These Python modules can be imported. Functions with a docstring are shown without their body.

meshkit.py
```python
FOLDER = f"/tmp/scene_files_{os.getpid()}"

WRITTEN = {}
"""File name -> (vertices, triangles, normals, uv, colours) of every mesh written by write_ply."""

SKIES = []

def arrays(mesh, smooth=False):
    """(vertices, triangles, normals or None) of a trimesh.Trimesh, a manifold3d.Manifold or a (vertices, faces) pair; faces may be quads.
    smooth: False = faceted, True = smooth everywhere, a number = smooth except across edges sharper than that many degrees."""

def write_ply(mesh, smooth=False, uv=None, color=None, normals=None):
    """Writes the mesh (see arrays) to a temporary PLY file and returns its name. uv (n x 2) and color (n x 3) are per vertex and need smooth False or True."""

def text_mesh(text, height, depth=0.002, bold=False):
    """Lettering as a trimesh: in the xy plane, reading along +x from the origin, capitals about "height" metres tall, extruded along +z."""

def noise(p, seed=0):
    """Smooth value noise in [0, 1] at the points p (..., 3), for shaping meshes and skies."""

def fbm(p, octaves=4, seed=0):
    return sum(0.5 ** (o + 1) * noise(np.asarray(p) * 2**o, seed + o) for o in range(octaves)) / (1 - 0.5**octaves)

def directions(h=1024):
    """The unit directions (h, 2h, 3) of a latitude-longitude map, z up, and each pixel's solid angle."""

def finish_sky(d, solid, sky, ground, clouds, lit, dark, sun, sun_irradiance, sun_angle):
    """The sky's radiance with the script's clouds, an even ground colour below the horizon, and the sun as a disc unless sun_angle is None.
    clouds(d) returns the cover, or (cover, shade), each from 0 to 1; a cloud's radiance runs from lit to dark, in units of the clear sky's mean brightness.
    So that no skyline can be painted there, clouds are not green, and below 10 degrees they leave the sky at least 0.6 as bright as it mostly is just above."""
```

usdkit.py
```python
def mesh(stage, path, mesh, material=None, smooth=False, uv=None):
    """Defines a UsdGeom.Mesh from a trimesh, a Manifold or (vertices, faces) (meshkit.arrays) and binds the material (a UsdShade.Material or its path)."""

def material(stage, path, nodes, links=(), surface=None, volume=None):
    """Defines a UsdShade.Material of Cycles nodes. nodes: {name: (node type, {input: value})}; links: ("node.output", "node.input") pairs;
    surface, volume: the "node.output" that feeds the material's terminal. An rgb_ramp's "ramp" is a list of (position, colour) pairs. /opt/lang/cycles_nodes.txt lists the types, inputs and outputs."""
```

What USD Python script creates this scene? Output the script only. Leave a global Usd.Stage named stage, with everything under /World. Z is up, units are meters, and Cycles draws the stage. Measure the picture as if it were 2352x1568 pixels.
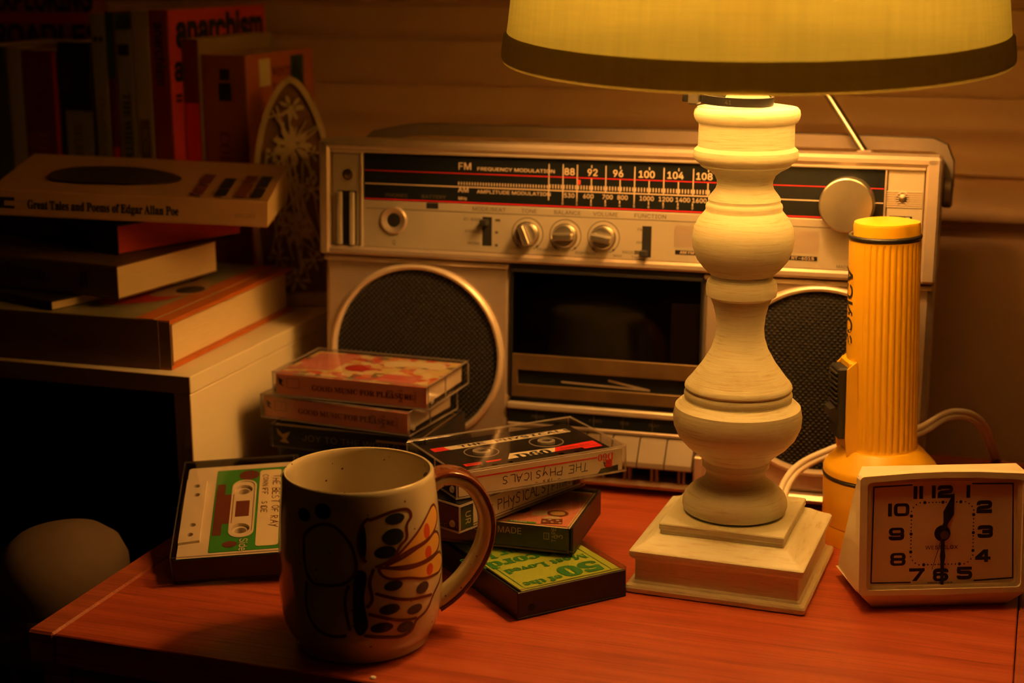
import math, glob, random
import numpy as np, trimesh, usdkit
from pxr import Usd, UsdGeom, UsdShade, UsdLux, Gf, Sdf
from scipy.interpolate import CubicSpline, PchipInterpolator
from shapely import affinity
from shapely.geometry import Polygon, LineString, Point, MultiPolygon, box as sbox
from shapely.ops import unary_union

stage = Usd.Stage.CreateInMemory()
UsdGeom.SetStageUpAxis(stage, 'Z')
UsdGeom.SetStageMetersPerUnit(stage, 1.0)
UsdGeom.Xform.Define(stage, '/World')
UsdGeom.Scope.Define(stage, '/World/Looks')
ZT = 0.55                                   # height of the nightstand top above the floor
V = lambda *a: np.array(a, float)

# ---------------------------------------------------------------- camera, light, exposure
EXPOSURE = 0.0
BULB_COLOR = (1.0, 0.485, 0.12)
BULB_STRENGTH = 162.0
cam = UsdGeom.Camera.Define(stage, '/World/camera')
CAM_F, CAM_PITCH, CAM_ROLL, CAM_H, CAM_YAW = 3647.55, 0.237613, -0.00235, 0.340366, 0.325
def _rz(a, p): return V(p[0]*math.cos(a)-p[1]*math.sin(a), p[0]*math.sin(a)+p[1]*math.cos(a), p[2])
_X, _U, _F = V(1,0,0), V(0,math.sin(CAM_PITCH),math.cos(CAM_PITCH)), V(0,math.cos(CAM_PITCH),-math.sin(CAM_PITCH))
_r = _rz(CAM_YAW, _X*math.cos(CAM_ROLL)+_U*math.sin(CAM_ROLL))
_u = _rz(CAM_YAW, -_X*math.sin(CAM_ROLL)+_U*math.cos(CAM_ROLL))
_b = -_rz(CAM_YAW, _F)
cam.AddTransformOp().Set(Gf.Matrix4d(*_r,0, *_u,0, *_b,0, 0,0,CAM_H+ZT,1))
cam.CreateHorizontalApertureAttr(22.72); cam.CreateVerticalApertureAttr(22.72*1568/2352)
cam.CreateFocalLengthAttr(CAM_F*22.72/2352)
cam.CreateFStopAttr(4.5); cam.CreateFocusDistanceAttr(0.86)
cam.CreateClippingRangeAttr(Gf.Vec2f(0.02, 100))
cam.CreateExposureAttr(EXPOSURE)

# ---------------------------------------------------------------- materials
def mat(name, nodes, links=(), surface='p.BSDF'): return usdkit.material(stage, '/World/Looks/'+name, nodes, links, surface=surface)
def pm(name, color, rough=.5, var=0, scale=40, stretch=(1,1,1), bump=0, color2=None, **kw):
    n = {'p': ('principled_bsdf', dict(base_color=color, roughness=rough, **kw))}; l = []
    if var or bump:
        n['g'] = ('geometry', {}); n['m'] = ('mapping', dict(scale=stretch)); n['t'] = ('noise_texture', dict(scale=scale, detail=5, roughness=.6))
        l += [('g.position','m.vector'), ('m.vector','t.vector')]
    if var:
        c2 = color2 or tuple(c*(1-var) for c in color)
        n['r'] = ('rgb_ramp', {'ramp': [(.3, c2), (.7, color)]}); l += [('t.fac','r.fac'), ('r.color','p.base_color')]
    if bump:
        n['b'] = ('bump', dict(distance=.001, strength=bump)); l += [('t.fac','b.height'), ('b.normal','p.normal')]
    return mat(name, n, l)
def wood(name, c1, c2, c3, rough=.38):
    return mat(name, {'g':('geometry',{}), 'm':('mapping',dict(scale=(2.2,38,38))), 't':('noise_texture',dict(scale=3,detail=7,roughness=.62,distortion=.4)),
        'm2':('mapping',dict(scale=(14,700,700))), 't2':('noise_texture',dict(scale=1,detail=3)),
        'r':('rgb_ramp',{'ramp':[(.25,c1),(.5,c2),(.78,c3)]}), 'r2':('rgb_ramp',{'ramp':[(.28,(.45,.4,.4)),(.5,(1,1,1))]}),
        'x':('mix',dict(mix_type='multiply',fac=.75)), 'b':('bump',dict(distance=.0006,strength=.35)), 'p':('principled_bsdf',dict(roughness=rough))},
        [('g.position','m.vector'),('m.vector','t.vector'),('g.position','m2.vector'),('m2.vector','t2.vector'),('t.fac','r.fac'),('t2.fac','r2.fac'),
         ('r.color','x.color1'),('r2.color','x.color2'),('x.color','p.base_color'),('t2.fac','b.height'),('b.normal','p.normal')])
M = {}
M['wood'] = wood('table_wood', (.26,.038,.016), (.42,.074,.025), (.52,.115,.038))
M['wood_edge'] = wood('table_edge_wood', (.20,.04,.016), (.36,.08,.03), (.46,.12,.045))
M['wall'] = pm('wall_paint', (.78,.49,.29), .5, var=.12, scale=9)
M['room'] = pm('room_paint', (.42,.33,.24), .8)
M['floor'] = pm('floor_carpet', (.10,.06,.04), .95, var=.3, scale=60)
M['cream'] = mat('antique_cream_paint', {'g':('geometry',{}), 'm':('mapping',dict(scale=(55,55,900))), 't':('noise_texture',dict(scale=1,detail=6,roughness=.65)),
    'm2':('mapping',dict(scale=(1,1,1))), 't2':('noise_texture',dict(scale=26,detail=5)),
    'r':('rgb_ramp',{'ramp':[(.24,(.60,.50,.32)),(.46,(.80,.79,.60)),(.75,(.84,.85,.70))]}), 'r2':('rgb_ramp',{'ramp':[(.28,(.66,.57,.45)),(.45,(1,1,1))]}),
    'x':('mix',dict(mix_type='multiply',fac=.55)), 'b':('bump',dict(distance=.0007,strength=.3)), 'p':('principled_bsdf',dict(roughness=.42))},
    [('g.position','m.vector'),('m.vector','t.vector'),('g.position','m2.vector'),('m2.vector','t2.vector'),('t.fac','r.fac'),('t2.fac','r2.fac'),('r.color','x.color1'),('r2.color','x.color2'),
     ('x.color','p.base_color'),('t.fac','b.height'),('b.normal','p.normal')])
def fabric(name, c, tr, mixf):
    return mat(name, {'g':('geometry',{}), 'm':('mapping',dict(scale=(260,260,14))), 't':('noise_texture',dict(scale=1,detail=4)), 'm2':('mapping',dict(scale=(30,30,700))), 't2':('noise_texture',dict(scale=1,detail=3)),
        'r':('rgb_ramp',{'ramp':[(.3,tuple(x*.88 for x in c)),(.6,c)]}), 'r2':('rgb_ramp',{'ramp':[(.3,tuple(x*.90 for x in tr)),(.62,tr)]}), 'a':('mix_float',dict(fac=.35)),
        'd':('diffuse_bsdf',{}), 'l':('translucent_bsdf',{}), 'k':('refraction_bsdf',dict(roughness=.75,IOR=1.02)), 'y':('mix_closure',dict(fac=.3)), 'w':('layer_weight',dict(blend=.5)), 'q':('math',dict(math_type='power',value2=1.6)), 'v':('math',dict(math_type='multiply_add',value2=-.62*mixf,value3=mixf)), 'x':('mix_closure',{})},
        [('g.position','m.vector'),('m.vector','t.vector'),('g.position','m2.vector'),('m2.vector','t2.vector'),('t.fac','a.a'),('t2.fac','a.b'),('a.result','r.fac'),('a.result','r2.fac'),
         ('r.color','d.color'),('w.facing','q.value1'),('q.value','v.value1'),('v.value','x.fac'),('r2.color','l.color'),('r2.color','k.color'),('l.BSDF','y.closure1'),('k.BSDF','y.closure2'),('d.BSDF','x.closure1'),('y.closure','x.closure2')], surface='x.closure')
M['shade'] = fabric('shade_linen', (.84,.76,.56), (.62,.60,.15), .16)
M['shade_band'] = fabric('shade_trim_linen', (.56,.47,.28), (.60,.48,.12), .13)
M['bulb'] = mat('bulb_glow', {'e':('emission',dict(color=BULB_COLOR, strength=BULB_STRENGTH))}, surface='e.emission')
M['brass'] = pm('brass', (.70,.50,.22), .3, metallic=1)
M['black'] = pm('black_plastic', (.012,.011,.011), .38)
M['black_satin'] = pm('black_satin', (.02,.018,.017), .5)
M['dark_gap'] = pm('dark_gap', (.006,.005,.005), .8)
M['silver'] = pm('silver_paint', (.55,.44,.35), .38, metallic=.55, var=.06, scale=25)
M['silver_panel'] = pm('silver_panel', (.52,.455,.35), .42, metallic=.35, var=.08, scale=18)
M['handle_grey'] = pm('handle_grey', (.20,.15,.11), .45, metallic=.3)
M['bright'] = pm('bright_trim', (.80,.70,.58), .3, metallic=.6)
M['chrome'] = pm('chrome', (.34,.28,.22), .34, metallic=1)
M['knob'] = pm('knob_aluminium', (.72,.66,.56), .3, metallic=.95, var=.12, scale=80)
M['gold'] = pm('deck_gold_strip', (.26,.165,.075), .35, metallic=.6, var=.35, scale=30)
M['dial'] = pm('dial_black', (.010,.012,.012), .25)
M['ink'] = pm('black_ink', (.012,.010,.010), .6)
M['panel_ink'] = pm('panel_ink', (.10,.075,.05), .6)
M['dial_ink'] = pm('dial_print', (.62,.46,.33), .6)
M['dial_red'] = pm('dial_red', (.60,.012,.022), .5)
M['grille'] = pm('grille_metal', (.085,.075,.07), .4, metallic=.5)
M['key'] = pm('key_grey', (.24,.19,.145), .45)
M['white_plastic'] = pm('white_plastic', (.80,.74,.64), .4)
M['cord'] = pm('cord_white', (.78,.68,.56), .42)
M['yellow'] = pm('torch_yellow', (.84,.47,.012), .36, var=.05, scale=30)
M['clock'] = pm('clock_cream', (.80,.68,.49), .33)
M['clock_in'] = pm('clock_frame_inner', (.62,.50,.35), .4)
M['clock_dial'] = pm('clock_dial', (.95,.74,.56), .55, var=.05, scale=25)
M['clock_ink'] = pm('clock_ink', (.035,.026,.022), .5)
def clear(name, tint, rough=.05, diff=0.0, k=.45):
    # Schlick reflection from the view angle alone, so that it works alike on both faces of a thin sheet
    n = {'f':('layer_weight',dict(blend=.5)), 'e':('math',dict(math_type='power',value2=5.0)), 'a':('math',dict(math_type='multiply_add',value2=k,value3=.022)), 't':('transparent_bsdf',dict(color=tint)), 'g':('glossy_bsdf',dict(color=(1,1,1),roughness=rough)), 'x':('mix_closure',{})}
    l = [('f.facing','e.value1'),('e.value','a.value1'),('a.value','x.fac'),('t.BSDF','x.closure1'),('g.BSDF','x.closure2')]; s = 'x.closure'
    if diff:
        n['d'] = ('diffuse_bsdf',dict(color=(.8,.74,.68))); n['y'] = ('mix_closure',dict(fac=diff)); l += [('x.closure','y.closure1'),('d.BSDF','y.closure2')]; s = 'y.closure'
    return mat(name, n, l, surface=s)
M['clear'] = clear('clear_styrene', (.93,.91,.90))
M['clear_edge'] = clear('clear_styrene_edge', (.86,.80,.78), .12, .22)
M['lid_edge'] = clear('lid_edge_dull', (.80,.74,.70), .2, .05)
M['glass'] = clear('clock_crystal', (.985,.98,.97), .03)
M['smoke'] = clear('smoked_window', (.42,.38,.34), .06)
M['hub'] = clear('clear_hub', (.80,.77,.75), .08, .35, .6)
M['smoke_tape'] = pm('smoked_tape_shell', (.022,.018,.017), .22)
M['tape_white'] = pm('tape_shell_white', (.78,.68,.52), .42)
M['hole'] = pm('tape_hole', (.02,.015,.012), .7)
M['label_green'] = pm('label_green', (.045,.30,.035), .55)
M['label_cream'] = pm('label_cream', (.85,.74,.50), .6)
M['label_white'] = pm('label_white', (.86,.80,.68), .55)
M['label_red'] = pm('label_red', (.85,.030,.035), .5)
M['card_pink'] = pm('card_pink', (.72,.27,.17), .55, var=.12, scale=30)
M['card_green'] = pm('card_green', (.42,.56,.07), .5)
M['card_green_ink'] = pm('card_green_ink', (.035,.25,.045), .5)
M['card_dark_green'] = pm('card_dark_green', (.045,.065,.030), .5)
M['card_black'] = pm('card_black', (.014,.012,.012), .4)
M['gold_ink'] = pm('gold_ink', (.50,.33,.10), .5)
M['grey_ink'] = pm('grey_ink', (.22,.17,.12), .5)
M['tan_ink'] = pm('tan_ink', (.60,.50,.34), .5)
M['brown_ink'] = pm('brown_ink', (.16,.035,.018), .55)
M['card_multi'] = mat('cover_flowers', {'g':('geometry',{}), 'v':('voronoi_texture',dict(scale=170,randomness=1)), 'n':('noise_texture',dict(scale=70,detail=3)), 's':('separate_color',{}),
    'r':('rgb_ramp',{'interpolate':False,'ramp':[(0,(.75,.62,.25)),(.22,(.70,.12,.07)),(.4,(.82,.55,.30)),(.55,(.60,.18,.16)),(.68,(.83,.70,.42)),(.84,(.25,.20,.12)),(.92,(.78,.30,.14))]}), 'p':('principled_bsdf',dict(roughness=.5))},
    [('g.position','v.vector'),('v.color','s.color'),('s.r','r.fac'),('r.color','p.base_color')])
M['pink'] = pm('cover_pink', (.80,.30,.26), .5, var=.25, scale=60)
M['orange_board'] = pm('orange_board', (.62,.16,.018), .55, var=.25, scale=25)
M['jacket_brown'] = pm('jacket_brown', (.13,.062,.03), .55)
M['jacket_picture'] = pm('jacket_picture', (.36,.33,.20), .5, var=.3, scale=30)
M['pages'] = pm('pages', (.80,.63,.36), .8, var=.10, scale=1, stretch=(60,60,1600))
M['pages_side'] = pm('pages_upright', (.62,.46,.24), .8, var=.10, scale=1, stretch=(1600,60,60))
M['pages_red'] = pm('pages_red', (.62,.05,.035), .7, var=.15, scale=1, stretch=(60,60,1600))
M['cover_cream'] = pm('cover_cream', (.50,.30,.17), .5)
for k, c in dict(dark=(.035,.022,.014), brown=(.16,.085,.045), greygreen=(.07,.075,.045), cream2=(.40,.30,.17), darkred=(.17,.018,.016), red=(.55,.035,.03), blk=(.012,.010,.008), olive=(.30,.23,.11), teal=(.03,.07,.06), grey=(.30,.24,.17), tan=(.42,.30,.19), spine_red=(.30,.03,.02), orange_red=(.72,.06,.03), rust=(.33,.085,.045), coral=(.60,.17,.085), stripe=(.75,.03,.03)).items():
    M['bk_'+k] = pm('book_'+k, c, .55, var=.12, scale=20)
M['ivory'] = pm('carved_ivory', (.62,.47,.29), .6, var=.2, scale=40)
M['carve_dark'] = pm('carved_recess', (.20,.10,.05), .8)
M['case_cream'] = pm('bookcase_cream', (.80,.68,.46), .5, var=.08, scale=12)
M['case_front'] = pm('bookcase_front_brown', (.17,.09,.05), .6)
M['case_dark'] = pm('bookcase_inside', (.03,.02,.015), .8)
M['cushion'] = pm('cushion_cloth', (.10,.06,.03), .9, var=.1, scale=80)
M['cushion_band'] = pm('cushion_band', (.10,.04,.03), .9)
M['mug'] = mat('speckled_stoneware', {'g':('geometry',{}), 'v':('voronoi_texture',dict(scale=290,randomness=1)), 's':('separate_color',{}), 'lt':('math',dict(math_type='less_than',value2=.17)), 'gt':('math',dict(math_type='greater_than',value2=.86)), 'a':('math',dict(math_type='multiply')),
    'n':('noise_texture',dict(scale=30,detail=4)), 'r':('rgb_ramp',{'ramp':[(.3,(.52,.43,.27)),(.7,(.60,.52,.35))]}), 'x':('mix',dict(color2=(.14,.07,.03))), 'p':('principled_bsdf',dict(roughness=.16,coat_weight=.5))},
    [('g.position','v.vector'),('v.color','s.color'),('v.distance','lt.value1'),('s.r','gt.value1'),('lt.value','a.value1'),('gt.value','a.value2'),('g.position','n.vector'),('n.fac','r.fac'),('r.color','x.color1'),('a.value','x.fac'),('x.color','p.base_color')])
M['glaze_brown'] = pm('glaze_brown', (.17,.045,.018), .14, coat_weight=.6)
M['glaze_line'] = pm('glaze_line', (.11,.022,.012), .2)
M['glaze_blue'] = pm('glaze_blue', (.022,.026,.030), .2)
M['glaze_yellow'] = pm('glaze_yellow', (.66,.36,.08), .2)
M['glaze_red'] = pm('glaze_red', (.52,.06,.02), .2)
M['tie_head'] = pm('tie_head', (.10,.09,.075), .45)
M['paper'] = pm('paper_scrap', (.75,.68,.58), .7)
M['led'] = pm('pointer_red', (.75,.06,.03), .4)

# ---------------------------------------------------------------- helpers
_used = {}
def numbered(parent, name):
    k = (parent, name); i = _used.get(k, 0); _used[k] = i+1
    return name if i == 0 else f'{name}_{i:03d}'
def _set(p, label=None, cat=None, group=None, kind=None):
    for k, v in (('label',label),('category',cat),('group',group),('kind',kind)):
        if v: p.SetCustomDataByKey(k, v)
def R(ax, a):
    c, s = math.cos(a), math.sin(a)
    return np.array({0:[[1,0,0],[0,c,-s],[0,s,c]],1:[[c,0,s],[0,1,0],[-s,0,c]],2:[[c,-s,0],[s,c,0],[0,0,1]]}[ax])
def frame(o, rot=None):
    m = np.eye(4); m[:3,3] = o
    if rot is not None: m[:3,:3] = rot
    return m
def thing(name, label, cat, m, group=None, kind=None):
    n = numbered('/World', name); x = UsdGeom.Xform.Define(stage, '/World/'+n)
    m = np.array(m, float) if np.ndim(m) == 2 else frame(m); m = m.copy(); m[2,3] += ZT
    x.AddTransformOp().Set(Gf.Matrix4d(*m.T.ravel().tolist()))
    _set(x.GetPrim(), label, cat, group, kind)
    return '/World/'+n
def obj(name, mesh, material, parent, smooth=35, label=None, kind=None):
    p = parent+'/'+numbered(parent, name)
    m = usdkit.mesh(stage, p, mesh, M[material] if isinstance(material, str) else material, smooth=smooth)
    _set(m.GetPrim(), label, None, None, kind)
    return p
def cat_(ms): return trimesh.util.concatenate([m for m in ms if m is not None])
def bx(x0,x1,y0,y1,z0,z1,c=0.0):
    if c <= 0:
        m = trimesh.creation.box([x1-x0,y1-y0,z1-z0]); m.apply_translation([(x0+x1)/2,(y0+y1)/2,(z0+z1)/2]); return m
    P = []
    for sx in (0,1):
        for sy in (0,1):
            for sz in (0,1):
                q = V((x0,x1)[sx],(y0,y1)[sy],(z0,z1)[sz]); d = V(1-2*sx,1-2*sy,1-2*sz)*c
                for k in range(3):
                    o = d.copy(); o[k] = 0; P.append(q+o)
    return trimesh.convex.convex_hull(np.array(P))
def hull(P): return trimesh.convex.convex_hull(np.array(P, float))
def loft(rings, cap0=True, cap1=True):
    n = len(rings[0]); v = np.vstack(rings); f = []
    for i in range(len(rings)-1):
        a, b = i*n, (i+1)*n
        for k in range(n):
            k2 = (k+1) % n; f += [[a+k,a+k2,b+k2],[a+k,b+k2,b+k]]
    v = list(v)
    for cap, i, fl in ((cap0,0,True),(cap1,len(rings)-1,False)):
        if cap:
            c = len(v); v.append(np.mean(rings[i],0))
            for k in range(n):
                t = [c, i*n+k, i*n+(k+1)%n]; f.append(t[::-1] if fl else t)
    return trimesh.Trimesh(np.array(v), np.array(f), process=False)
def lathe(prof, n=64, cap0=False, cap1=False, dx=None):
    a = np.linspace(0, 2*np.pi, n, endpoint=False)
    return loft([np.stack([r*np.cos(a), r*np.sin(a), np.full(n,z)],1) + (0 if dx is None else V(dx(z),0,0)) for r, z in prof], cap0, cap1)
def tube(path, r, n=12, closed=False, caps=True):
    P = np.array(path, float); N = len(P); T = np.gradient(P, axis=0) if not closed else np.roll(P,-1,0)-np.roll(P,1,0)
    T /= np.linalg.norm(T, axis=1, keepdims=True)
    u = np.cross(T[0], V(0,0,1)); u = u if np.linalg.norm(u) > 1e-3 else np.cross(T[0], V(0,1,0)); u /= np.linalg.norm(u)
    rings = []; rr = np.broadcast_to(r, N); a = np.linspace(0,2*np.pi,n,endpoint=False)
    for i in range(N):
        u = u - T[i]*(u@T[i]); u /= np.linalg.norm(u); w = np.cross(T[i], u)
        rings.append(P[i]+rr[i]*(np.cos(a)[:,None]*u+np.sin(a)[:,None]*w))
    if closed: rings.append(rings[0])
    return loft(rings, caps and not closed, caps and not closed)
def spline(pts, n=60):
    P = np.array(pts, float); t = np.r_[0, np.cumsum(np.linalg.norm(np.diff(P,axis=0),axis=1))]
    return CubicSpline(t, P)(np.linspace(0,t[-1],n))
def roundrect(x0,x1,y0,y1,r): return sbox(x0+r,y0+r,x1-r,y1-r).buffer(r, quad_segs=6)
def prism(poly, z0, z1):
    ms = []
    for g in getattr(poly,'geoms',[poly]):
        if g.area > 1e-12:
            m = trimesh.creation.extrude_polygon(g, z1-z0, engine='earcut'); m.apply_translation([0,0,z0]); ms.append(m)
    return cat_(ms)
def place(mesh, o, ex, ey, ez=None):
    ex, ey = V(*ex), V(*ey); ez = np.cross(ex,ey) if ez is None else V(*ez)
    m = mesh.copy(); m.vertices = V(*o)+m.vertices[:,:1]*ex+m.vertices[:,1:2]*ey+m.vertices[:,2:]*ez; return m
def flat(geom):
    vs, fs, n = [], [], 0
    for g in getattr(geom,'geoms',[geom]):
        if g.geom_type != 'Polygon' or g.area < 1e-13: continue
        v, f = trimesh.creation.triangulate_polygon(g, engine='earcut'); vs.append(v); fs.append(f+n); n += len(v)
    return np.vstack(vs), np.vstack(fs)
def decal(name, geom, material, parent, o, ex, ey, lift=.00012, label=None):
    v, f = flat(geom); ex, ey = V(*ex), V(*ey); nn = np.cross(ex,ey)
    P = V(*o)+v[:,:1]*ex+v[:,1:2]*ey+nn*lift
    a = P[f]; nr = np.cross(a[:,1]-a[:,0],a[:,2]-a[:,0])@nn
    f = np.where((nr<0)[:,None], f[:,::-1], f)
    return obj(name, (P,f), material, parent, smooth=False, label=label)
def decal_map(name, geom, material, parent, fn, step=.002, label=None):
    x0,_,x1,_ = geom.bounds; parts = []
    y0, y1 = geom.bounds[1], geom.bounds[3]; ny = max(1,int((y1-y0)/(step*2)))
    for i in range(int((x1-x0)/step)+1):
        for j in range(ny):
            c = geom.intersection(sbox(x0+i*step, y0+(y1-y0)*j/ny, x0+(i+1)*step, y0+(y1-y0)*(j+1)/ny))
            parts += [g for g in getattr(c,'geoms',[c]) if g.geom_type=='Polygon' and g.area>1e-12]
    v, f = flat(MultiPolygon(parts)); P = np.array([fn(*q) for q in v])
    a = v[f]; nr = np.cross(a[:,1]-a[:,0],a[:,2]-a[:,0]); f = np.where((nr<0)[:,None], f[:,::-1], f)
    return obj(name, (P,f), material, parent, smooth=True, label=label)
# lettering
_fonts = {}
def _font(kind):
    if kind not in _fonts:
        from PIL import ImageFont
        pat = {'sans':'Inter.woff2','serif':'NotoSansMath*','mono':'DejaVuSansMono*'}[kind]
        _fonts[kind] = ImageFont.truetype(glob.glob('/opt/blender-*/*/datafiles/fonts/'+pat)[0], 90)
    return _fonts[kind]
def _serif(s):
    o = ''
    for c in s:
        o += chr(0x1D400+ord(c)-65) if 'A'<=c<='Z' else chr(0x1D41A+ord(c)-97) if 'a'<=c<='z' else chr(0x1D7CE+ord(c)-48) if c.isdigit() else c
    return o
def text(s, h, kind='sans', bold=0, sx=1.0, align='l'):
    from PIL import Image, ImageDraw
    f = _font(kind); t = _serif(s) if kind == 'serif' else s
    x0,y0,x1,y1 = f.getbbox(t, anchor='ls', stroke_width=bold)
    im = Image.new('L', (x1-x0+8, y1-y0+8)); ImageDraw.Draw(im).text((4-x0,4-y0), t, 255, f, anchor='ls', stroke_width=bold)
    on = np.pad(np.asarray(im)>127, ((0,0),(1,1))).astype(np.int8)
    rows, st = np.nonzero(np.diff(on,axis=1)==1); en = np.nonzero(np.diff(on,axis=1)==-1)[1]
    g = unary_union([sbox(a,-r-1,b,-r) for a,b,r in zip(st,en,rows)]).buffer(.6).buffer(-.6).simplify(.7)
    k = h/65.0; g = affinity.affine_transform(g, [k*sx,0,0,k,-4*k*sx,(4-y0)*k])
    if align == 'c': g = affinity.translate(g, -(g.bounds[0]+g.bounds[2])/2)
    if align == 'r': g = affinity.translate(g, -g.bounds[2])
    return g
_S = {'A':['0,0 .35,1 .7,0','.15,.4 .55,.4'],'B':['0,0 0,1 .5,.95 .55,.65 .05,.5 .6,.4 .6,.1 0,0'],'C':['.65,.9 .3,1 .05,.6 .1,.15 .4,0 .65,.12'],'D':['0,0 0,1 .45,.9 .6,.5 .4,.08 0,0'],'E':['.6,1 0,1 0,0 .6,.03','0,.52 .45,.52'],'F':['.6,1 0,.97 0,0','0,.5 .42,.5'],
 'G':['.62,.85 .3,1 .05,.5 .25,0 .6,.1 .6,.42 .35,.42'],'H':['0,0 .02,1','.6,0 .62,1','0,.5 .6,.52'],'I':['.3,0 .33,1'],'L':['0,1 0,0 .55,.02'],'M':['0,0 .08,1 .35,.3 .62,1 .7,0'],'N':['0,0 .02,1 .55,.05 .58,1'],'O':['.35,1 .05,.75 .05,.25 .32,0 .62,.3 .6,.75 .35,1'],'P':['0,0 .02,1 .55,.9 .55,.6 .03,.5'],
 'R':['0,0 .02,1 .5,.92 .52,.65 .03,.5 .55,0'],'S':['.58,.9 .3,1 .08,.8 .2,.55 .5,.45 .55,.15 .28,0 .02,.12'],'T':['0,1 .7,1.02','.35,1 .33,0'],'U':['0,1 .05,.15 .3,0 .55,.2 .6,1'],'W':['0,1 .15,0 .35,.7 .5,0 .7,1'],'X':['0,1 .6,0','.6,1 0,0'],'Y':['0,1 .3,.5 .6,1','.3,.5 .15,-.25'],'y':['0,.7 .25,.3 .5,.75','.5,.75 .35,-.35 .05,-.3'],'V':['0,1 .3,0 .6,1'],'8':['.3,.52 .1,.8 .3,1 .5,.8 .3,.52 .08,.25 .3,0 .55,.25 .3,.52'],'1':['.2,.8 .35,1 .35,0'],"'":['.2,1 .15,.8'],'|':['.2,1.3 .15,-.3'],
 'i':['.2,.6 .2,0','.22,.8 .22,.85'],'l':['.2,1 .2,0'],'m':['0,0 0,.6 .3,.5 .3,0','.3,.5 .6,.5 .6,0'],'o':['.3,.6 .05,.35 .3,0 .5,.3 .3,.6'],'r':['0,0 .02,.6 .35,.55'],'e':['.05,.3 .5,.35 .4,.6 .1,.5 .1,.1 .5,.05'],'d':['.5,1 .5,0 .1,.05 .1,.4 .5,.5'],'s':['.45,.55 .1,.5 .45,.2 .05,0'],'n':['0,0 0,.6 .35,.5 .38,0'],'-':['.05,.45 .5,.48']}
def hand(s, h, w=.09, sp=.86, seed=1, sx=1.0):
    rng = random.Random(seed); out = []; x = 0
    for c in s:
        if c == ' ': x += .55; continue
        k = 1+rng.uniform(-.1,.12); dy = rng.uniform(-.06,.06); sh = rng.uniform(-.05,.12)
        for st in _S.get(c, []):
            q = [tuple(map(float,a.split(','))) for a in st.split()]
            out.append(LineString([((x+(a+b*sh)*k)*h*sx, (b*k+dy)*h) for a,b in q]).buffer(w*h*.5, quad_segs=3))
        x += sp*(.55 if c in "I'|il1" else 1)
    return unary_union(out).simplify(h*.012)
def stroke(pts, w, smooth=True):
    P = np.array(pts, float)
    if smooth and len(P) > 2: P = spline(np.c_[P, np.zeros(len(P))], 12*len(P))[:,:2]
    return LineString(P).buffer(w/2, quad_segs=4)
def blob(pts): 
    P = np.array(list(pts)+[pts[0]], float); t = np.r_[0,np.cumsum(np.linalg.norm(np.diff(P,axis=0),axis=1))]
    return Polygon(CubicSpline(t,P,bc_type='periodic')(np.linspace(0,t[-1],60)[:-1])).buffer(0)
def ell(x,y,a,b,r=0): return affinity.rotate(affinity.scale(Point(x,y).buffer(1,quad_segs=10),a,b),r)

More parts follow.
